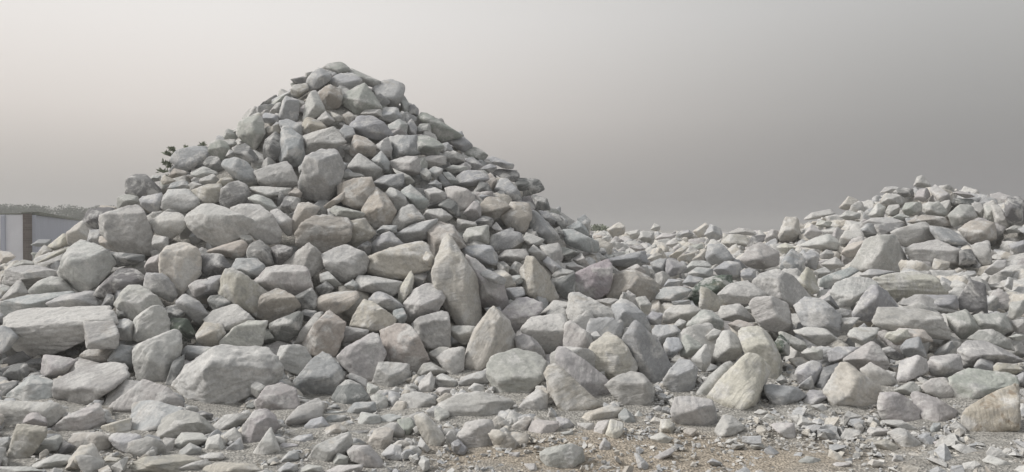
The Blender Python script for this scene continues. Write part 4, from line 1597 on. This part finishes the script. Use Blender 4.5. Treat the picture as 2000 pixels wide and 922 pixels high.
INDIVIDUAL = 300
rows = []
for i, (rid, tone, ol, rd) in enumerate(SHAPES):
    g = np.random.default_rng(500 + i)
    area = poly_area(ol)
    v, f, size, s0 = traced_rock(i, rid, tone, ol, rd, area)
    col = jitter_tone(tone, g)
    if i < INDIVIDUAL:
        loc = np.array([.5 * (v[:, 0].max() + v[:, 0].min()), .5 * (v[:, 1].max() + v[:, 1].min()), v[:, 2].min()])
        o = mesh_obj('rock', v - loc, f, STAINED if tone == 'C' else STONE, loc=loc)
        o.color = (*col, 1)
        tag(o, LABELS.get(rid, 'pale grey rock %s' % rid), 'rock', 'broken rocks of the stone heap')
    else:
        add_rubble(v, f, col)

# filler stones over the heaps, under and between the big ones


def shard(seed, n):
    """a small angular stone: the hull of a handful of corners"""
    g = np.random.default_rng(seed)
    p = g.normal(size=(n, 3))
    p /= np.linalg.norm(p, axis=1)[:, None]
    p *= g.uniform(.75, 1.1, n)[:, None]
    bm = bmesh.new()
    for q in p:
        bm.verts.new(q)
    bmesh.ops.convex_hull(bm, input=bm.verts)
    loose = [v for v in bm.verts if not v.link_faces]
    bmesh.ops.delete(bm, geom=loose, context='VERTS')
    bmesh.ops.triangulate(bm, faces=bm.faces)
    bm.verts.index_update()
    v = np.array([q.co[:] for q in bm.verts])
    f = np.array([[q.index for q in t.verts] for t in bm.faces])
    bm.free()
    return v, f


TEMPL = [facet_rock(random_planes(np.random.default_rng(70 + j), 7), 4, 300 + j) for j in range(28)]
MID = [facet_rock(random_planes(np.random.default_rng(470 + j), 7), 3, 700 + j) for j in range(20)]
SMALL = [shard(170 + j, 9 + j % 6) for j in range(40)]


def rot_matrices(g, n):
    a = g.normal(size=(n, 4))
    a /= np.linalg.norm(a, axis=1)[:, None]
    w, x, y, z = a.T
    return np.stack([np.stack([1 - 2 * (y * y + z * z), 2 * (x * y - z * w), 2 * (x * z + y * w)], -1),
                     np.stack([2 * (x * y + z * w), 1 - 2 * (x * x + z * z), 2 * (y * z - x * w)], -1),
                     np.stack([2 * (x * z - y * w), 2 * (y * z + x * w), 1 - 2 * (x * x + y * y)], -1)], 1)


def clear_of_rocks(x, y, z, r):
    """False for a loose stone that would bury the face of a bigger rock"""
    dep = y * CP - (z - EYE) * SP
    u = IW / 2 + F * x / dep
    v = IH / 2 - F * (y * SP + (z - EYE) * CP) / dep
    px = r * F / dep
    ok, push = np.ones(len(x), bool), np.zeros(len(x))
    for i, (rid, tone, ol, rd) in enumerate(SHAPES):
        lo, hi = ol.min(0) - 12, ol.max(0) + 12
        size = .5 * math.sqrt(poly_area(ol)) * DEPTH[i] / F
        m = np.nonzero(ok & (u > lo[0]) & (u < hi[0]) & (v > lo[1]) & (v < hi[1]) & (dep - r < DEPTH[i] + .5 * size))[0]
        if not len(m):
            continue
        c = np.zeros(len(m), bool)
        for du, dv in ((0, 0), (1.05, 0), (-1.05, 0), (0, .8), (0, -.8), (.65, .6), (-.65, .6), (.65, -.6), (-.65, -.6)):
            c |= inside(ol, u[m] + du * px[m], v[m] + dv * px[m])
        ok[m[c]] = False
        push[m[c]] = np.maximum(push[m[c]], DEPTH[i] + .6 * size - (dep - r)[m[c]])
    return ok, push / dep


def stones(templ, x, y, r, lift, tones, g, flat=.75, store=None):
    """one batch of loose stones lying on the ground sheet"""
    z = gz(x, y)
    ok, push = clear_of_rocks(x, y, z + lift * r, r)
    sink = ~ok & (z > 2.0) & (push * y < .7)          # near the top they lie deeper in the heap instead
    k = 1 + np.where(sink, push, 0)
    x, y, z = x * k, y * k, EYE + (z - EYE) * k
    ok |= sink
    x, y, z, r = x[ok], y[ok], z[ok], r[ok]
    n = len(x)
    M = rot_matrices(g, n)
    sc = np.stack([g.uniform(.8, 1.35, n), g.uniform(.7, 1.1, n), g.uniform(.5, .95, n)], -1)
    tl = np.array([TONES[t] for t in tones])
    ci = g.integers(0, len(tl), n)
    for j in range(n):
        v, f = templ[g.integers(0, len(templ))]
        w = (v * sc[j]) @ M[j].T
        w = w * (1, 1, flat) * r[j] + (x[j], y[j], z[j] + lift * r[j])
        c = tl[ci[j]] * g.uniform(.88, 1.12)
        if store is None:
            add_rubble(w, f, c)
        else:
            store[0].append(w)
            store[1].append(f + store[3][0])
            store[2].append(np.broadcast_to(c, w.shape))
            store[3][0] += len(w)


def scatter(g, n, x0, x1, y0, y1):
    return g.uniform(x0, x1, n), g.uniform(y0, y1, n)


g = np.random.default_rng(77)
# main heap
a = g.uniform(0, 2 * math.pi, 3600)
rr = np.sqrt(g.uniform(0, 1, 3600)) * 7.8
x, y = -3.3 + rr * np.cos(a), 14 + rr * np.sin(a)
keep = (terrain(x, y) > .12) & (y < 17.5) & (y > 5.5)
x, y = x[keep], y[keep]
stones(TEMPL, x, y, np.exp(g.uniform(math.log(.10), math.log(.25), len(x))), .35, 'wwwbbktgp', g)
# right-hand field and pile, denser close by
x, y = scatter(g, 2900, -2, 18, 6.4, 22)
keep = (np.abs(x) < y * .95 + 2) & (terrain(x, y) > .1)
x, y = x[keep], y[keep]
stones(TEMPL, x, y, np.exp(g.uniform(math.log(.10), math.log(.28), len(x))), .5, 'wwwwbccp', g, .95)
a, rr = g.uniform(0, 6.283, 900), 5.5 * np.sqrt(g.uniform(0, 1, 900))
x, y = 9.8 + rr * np.cos(a), 18 + rr * np.sin(a)
stones(TEMPL, x, y, np.exp(g.uniform(math.log(.10), math.log(.24), len(x))), .5, 'wwwbcct', g)
x, y = scatter(g, 2600, -1, 30, 20, 42)
keep = np.abs(x) < y * .8
x, y = x[keep], y[keep]
stones(MID, x, y, np.exp(g.uniform(math.log(.14), math.log(.36), len(x))), .6, 'wwwccbp', g)
# low pale rubble behind on the left
x, y = scatter(g, 800, -22, -7, 13, 25.2)
stones(MID, x, y, np.exp(g.uniform(math.log(.12), math.log(.32), len(x))), .6, 'wwccb', g)
# rubble running down to the camera on the left
x, y = scatter(g, 5200, -6, 1.0, 4.6, 7.6)
keep = (np.abs(x) < y * .72 + .5) & (terrain(x, y) < .3) & (y > 4.9 + .5 * np.maximum(0, x + 1))
x, y = x[keep], y[keep]
stones(MID, x, y, np.exp(g.uniform(math.log(.035), math.log(.10), len(x))), .35, 'wwwwbbct', g, .85)
# fist-sized stones around the foot of the heaps
ps = ([], [], [], [0])
x, y = scatter(g, 15000, -9, 11, 4.5, 8.6)
zt = terrain(x, y)
keep = (np.abs(x) < y * .8 + .6) & (zt < .7) & (g.uniform(0, 1, len(x)) < .45 + .55 * smooth(5.0, 6.2, y + .35 * vnoise(np.stack([x, y, x * 0], -1), 4)))
keep &= (x < .3) | (x > 2.6) | (g.uniform(0, 1, len(x)) < .6)
keep &= ~((np.abs(x - .75) < 1.2) & (y < 5.9) & (g.uniform(0, 1, len(x)) < .8))
x, y = x[keep], y[keep]
stones(SMALL, x, y, np.exp(g.uniform(math.log(.028), math.log(.115), len(x))), .35, 'wwwbbct', g, .75, ps)
rubble = mesh_obj('rubble', np.concatenate(rub_v), np.concatenate(rub_f), RUBBLE, colors=np.concatenate(rub_c))
tag(rubble, 'smaller broken stones filling the gaps of the heaps', 'rubble', kind='stuff')

pebbles = mesh_obj('pebbles', np.concatenate(ps[0]), np.concatenate(ps[1]), RUBBLE, colors=np.concatenate(ps[2]), smooth_shade=False)
tag(pebbles, 'fist sized angular stones strewn at the foot of the heaps', 'stones', kind='stuff')

# gravel of chips on the earth in front
TINY = [shard(270 + j, 7 + j % 3) for j in range(30)]
gs = ([], [], [], [0])
x, y = scatter(g, 70000, -7.5, 8, 4.3, 8.0)
sand = np.exp(-((x - .9) / 1.5) ** 2 - ((y - 5.2) / .55) ** 2)
keep = (np.abs(x) < y * .75 + .5) & (terrain(x, y) < .4) & (g.uniform(0, 1, len(x)) < (.55 + .45 * smooth(4.6, 6.0, y + .5 * vnoise(np.stack([x, y, x * 0], -1) * 1.5, 8))) * (1 - .7 * sand))
x, y = x[keep], y[keep]
stones(TINY, x, y, np.exp(g.uniform(math.log(.008), math.log(.036), len(x))), .3, 'wwwbbctc', g, .7, gs)
gravel = mesh_obj('gravel', np.concatenate(gs[0]), np.concatenate(gs[1]), RUBBLE, colors=np.concatenate(gs[2]), smooth_shade=False)
tag(gravel, 'loose stone chips scattered over the tan earth', 'gravel', kind='stuff')


# ------------------------------------------------------------------ boundary wall far left
def box_arrays(p, q, t, z0, z1):
    p, q = np.array(p, float), np.array(q, float)
    d = (q - p) / np.linalg.norm(q - p)
    n = np.array([-d[1], d[0]]) * t / 2
    c = [p - n, q - n, q + n, p + n]
    v = [(*k, z0) for k in c] + [(*k, z1) for k in c]
    f = [(0, 3, 2, 1), (4, 5, 6, 7), (0, 1, 5, 4), (1, 2, 6, 5), (2, 3, 7, 6), (3, 0, 4, 7)]
    return v, f


def bar(name, p, q, t, z0, z1, mat, parent):
    v, f = box_arrays(p, q, t, z0, z1)
    o = mesh_obj(name, np.array(v) - np.array(parent.location), f, mat, parent, smooth_shade=False)
    bv = o.modifiers.new('bevel', 'BEVEL')
    bv.width = .012
    return o


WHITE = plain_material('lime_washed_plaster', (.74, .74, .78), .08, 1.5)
SHADE = plain_material('shaded_plaster', (.44, .46, .53), .10, 1.2)  # the wall's plaster with shade put into its colour
COPING = plain_material('weathered_coping', (.16, .17, .14), .4, 5)


def brick_material():
    m, nt, b = node_mat('brown_brickwork')
    p = N(nt, 'ShaderNodeTexCoord').outputs['Object']
    mp = N(nt, 'ShaderNodeMapping', {'Vector': p, 'Rotation': (R(90), 0, 0)}).outputs[0]
    bk = N(nt, 'ShaderNodeTexBrick', {'Vector': mp, 'Color1': (.10, .078, .066, 1), 'Color2': (.15, .125, .11, 1), 'Mortar': (.20, .19, .18, 1),
                                     'Scale': 4.0, 'Mortar Size': .012, 'Brick Width': .9, 'Row Height': .3})
    nt.links.new(bk.outputs['Color'], b.inputs['Base Color'])
    return m


BRICK = brick_material()
wx = lambda u, d: (u - IW / 2) / F * d
wall = empty('boundary_wall', (wx(54, 26), 26, 0))
tag(wall, 'pale plastered boundary wall with a brown brick pillar behind the heap', 'wall')
xl, xc0, xc1 = -24.0, wx(48.5, 26), wx(59, 26)
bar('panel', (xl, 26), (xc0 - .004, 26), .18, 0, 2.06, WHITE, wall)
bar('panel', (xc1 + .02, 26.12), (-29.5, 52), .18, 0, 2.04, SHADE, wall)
bar('pillar', (xc0, 26.0), (xc1, 26.0), .24, 0, 2.09, BRICK, wall)
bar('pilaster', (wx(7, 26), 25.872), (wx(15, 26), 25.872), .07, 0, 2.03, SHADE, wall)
bar('gate_post', (wx(-4, 26), 25.872), (wx(0.8, 26), 25.872), .07, 0, 1.30, BRICK, wall)
bar('coping', (xl, 26), (xc0 - .03, 26), .26, 2.063, 2.10, COPING, wall)
bar('coping', (xc1 + .05, 26.2), (-29.5, 52), .26, 2.043, 2.16, COPING, wall)
bar('cap', (xc0 - .02, 26.0), (xc1 + .02, 26.0), .30, 2.093, 2.15, COPING, wall)


# ------------------------------------------------------------------ greenery
LEAF = plain_material('dusty_leaf', (.21, .235, .17), .45, 3.0, .7)
FARLEAF = plain_material('wood_foliage', (.075, .10, .07), .35, .35, .8)
TWIG = plain_material('grey_twig', (.13, .11, .085), .3, 9)


def leaf_cloud(g, centres, radii, per, size):
    vs, fs = [], []
    for c, r in zip(centres, radii):
        d = g.normal(size=(per, 3))
        d /= np.linalg.norm(d, axis=1)[:, None]
        p = np.array(c) + d * np.array(r) * g.uniform(.45, 1.05, per)[:, None]
        a = g.normal(size=(per, 3))
        a /= np.linalg.norm(a, axis=1)[:, None]
        b = np.cross(a, g.normal(size=(per, 3)))
        b /= np.linalg.norm(b, axis=1)[:, None]
        s = size * g.uniform(.6, 1.4, per)[:, None]
        base = np.arange(per) * 4 + sum(len(k) for k in vs)
        vs.append(np.stack([p - a * s, p - b * s * .45, p + a * s, p + b * s * .45], 1).reshape(-1, 3))
        fs.append(np.stack([base, base + 1, base + 2, base + 3], -1))
    return np.concatenate(vs), np.concatenate(fs)


def tube(points, r0, r1, sides=6):
    pts = np.array(points, float)
    vs, fs = [], []
    n = len(pts)
    for i, p in enumerate(pts):
        d = pts[min(i + 1, n - 1)] - pts[max(i - 1, 0)]
        d /= np.linalg.norm(d)
        a = np.cross(d, (0.3, 1, .1))
        a /= np.linalg.norm(a)
        b = np.cross(d, a)
        r = r0 + (r1 - r0) * i / (n - 1)
        for k in range(sides):
            t = 2 * math.pi * k / sides
            vs.append(p + (a * math.cos(t) + b * math.sin(t)) * r)
    for i in range(n - 1):
        for k in range(sides):
            k2 = (k + 1) % sides
            fs.append((i * sides + k, i * sides + k2, (i + 1) * sides + k2, (i + 1) * sides + k))
    return np.array(vs), np.array(fs)


g = np.random.default_rng(5)
cs, rs = [], []
for t in np.linspace(-88, -22, 74):
    d = 92 + g.uniform(-6, 8)
    hgt = 4.2 + .018 * (-50 - t) * 1.0 + g.uniform(-.16, .16)
    for lay in range(2):
        cs.append((t + g.uniform(-.6, .6), d + lay * 3, hgt * (.66 if lay else .36)))
        rs.append((2.6 * g.uniform(.9, 1.2), 1.3, hgt * .36))
v, f = leaf_cloud(g, cs, rs, 1300, .15)
tag(mesh_obj('woodland', v, f, FARLEAF, smooth_shade=False), 'hazy band of dark green trees beyond the wall', 'trees', kind='stuff')

bush = empty('bush', (wx(1168, 44), 44, float(gz(wx(1168, 44), 44))))
tag(bush, 'small dark olive bush on the skyline where the big heap meets the rubble', 'bush')
bz = bush.location.z
top = EYE + .22 - bz
v, f = leaf_cloud(g, [(-.25, 0, top * .55), (.4, .2, top * .5), (.05, -.1, top * .68), (-.6, .1, top * .4)],
                  [(.6, .5, top * .4), (.6, .5, top * .38), (.5, .5, top * .32), (.5, .4, top * .36)], 420, .07)
mesh_obj('foliage', v, f, LEAF, bush, False)
for k in range(3):
    v, f = tube([(0, 0, -.05), (.1 * (k - 1), .03, top * .3), (.35 * (k - 1), .08, top * .65)], .03, .01)
    mesh_obj('stem', v, f, TWIG, bush)

# leafy shrub peeping out behind the heap's left shoulder
sd0 = hit(345, 330) + 1.15
bx = wx(335, sd0)
shrub = empty('shrub', (bx, sd0 + .1, float(gz(bx, sd0 + .1))))
tag(shrub, 'thin leafy shrub sticking out behind the left shoulder of the heap', 'shrub')
vs, fs, nb = [], [], 0
for (u, v0, nl) in ((322, 298, 9), (333, 290, 9), (311, 336, 8), (318, 318, 8), (326, 326, 8), (316, 350, 7), (362, 287, 6), (396, 281, 7), (340, 300, 7)):
    tip = np.array([0, 0, EYE]) + ray(u, v0) * (sd0 + g.uniform(-.1, .15)) - np.array(shrub.location)
    mid = tip * .6 + np.array([.12, .05, .12])
    pts = [(0, 0, -.1), tuple(mid), tuple(tip)]
    sv, sf = tube(pts, .012, .003, 5)
    mesh_obj('stem', sv, sf, TWIG, shrub)
    for k in range(nl * 7):
        t = g.uniform(.05, 1.0)
        p = mid + (tip - mid) * (1 - t * .55)
        a = np.array([g.uniform(-1, 1), g.uniform(-.6, .6), g.uniform(-.1, .9)])
        a /= np.linalg.norm(a)
        b = np.cross(a, g.normal(size=3))
        b /= np.linalg.norm(b)
        L = g.uniform(.045, .095)
        vs += [p, p + a * L * .5 - b * L * .17, p + a * L, p + a * L * .5 + b * L * .17]
        fs.append((nb, nb + 1, nb + 2, nb + 3))
        nb += 4
mesh_obj('foliage', np.array(vs), fs, LEAF, shrub, False)

# ------------------------------------------------------------------ dusty air
if HAZE > 0:
    m = bpy.data.materials.new('dusty_air')
    m.use_nodes = True
    m.node_tree.nodes.clear()
    om = m.node_tree.nodes.new('ShaderNodeOutputMaterial')
    pv = m.node_tree.nodes.new('ShaderNodeVolumePrincipled')
    pv.inputs['Color'].default_value = (.86, .85, .84, 1)
    pv.inputs['Density'].default_value = HAZE
    pv.inputs['Anisotropy'].default_value = .3
    m.node_tree.links.new(pv.outputs[0], om.inputs['Volume'])
    v = [(sx * 950, sy, sz) for sz in (-1.2, 7.0) for sx, sy in ((-1, -40), (1, -40), (1, 1450), (-1, 1450))]
    f = [(0, 3, 2, 1), (4, 5, 6, 7), (0, 1, 5, 4), (1, 2, 6, 5), (2, 3, 7, 6), (3, 0, 4, 7)]
    hz = mesh_obj('haze', v, f, m, smooth_shade=False)
    tag(hz, 'pale dusty air over the whole site', 'haze', kind='stuff')
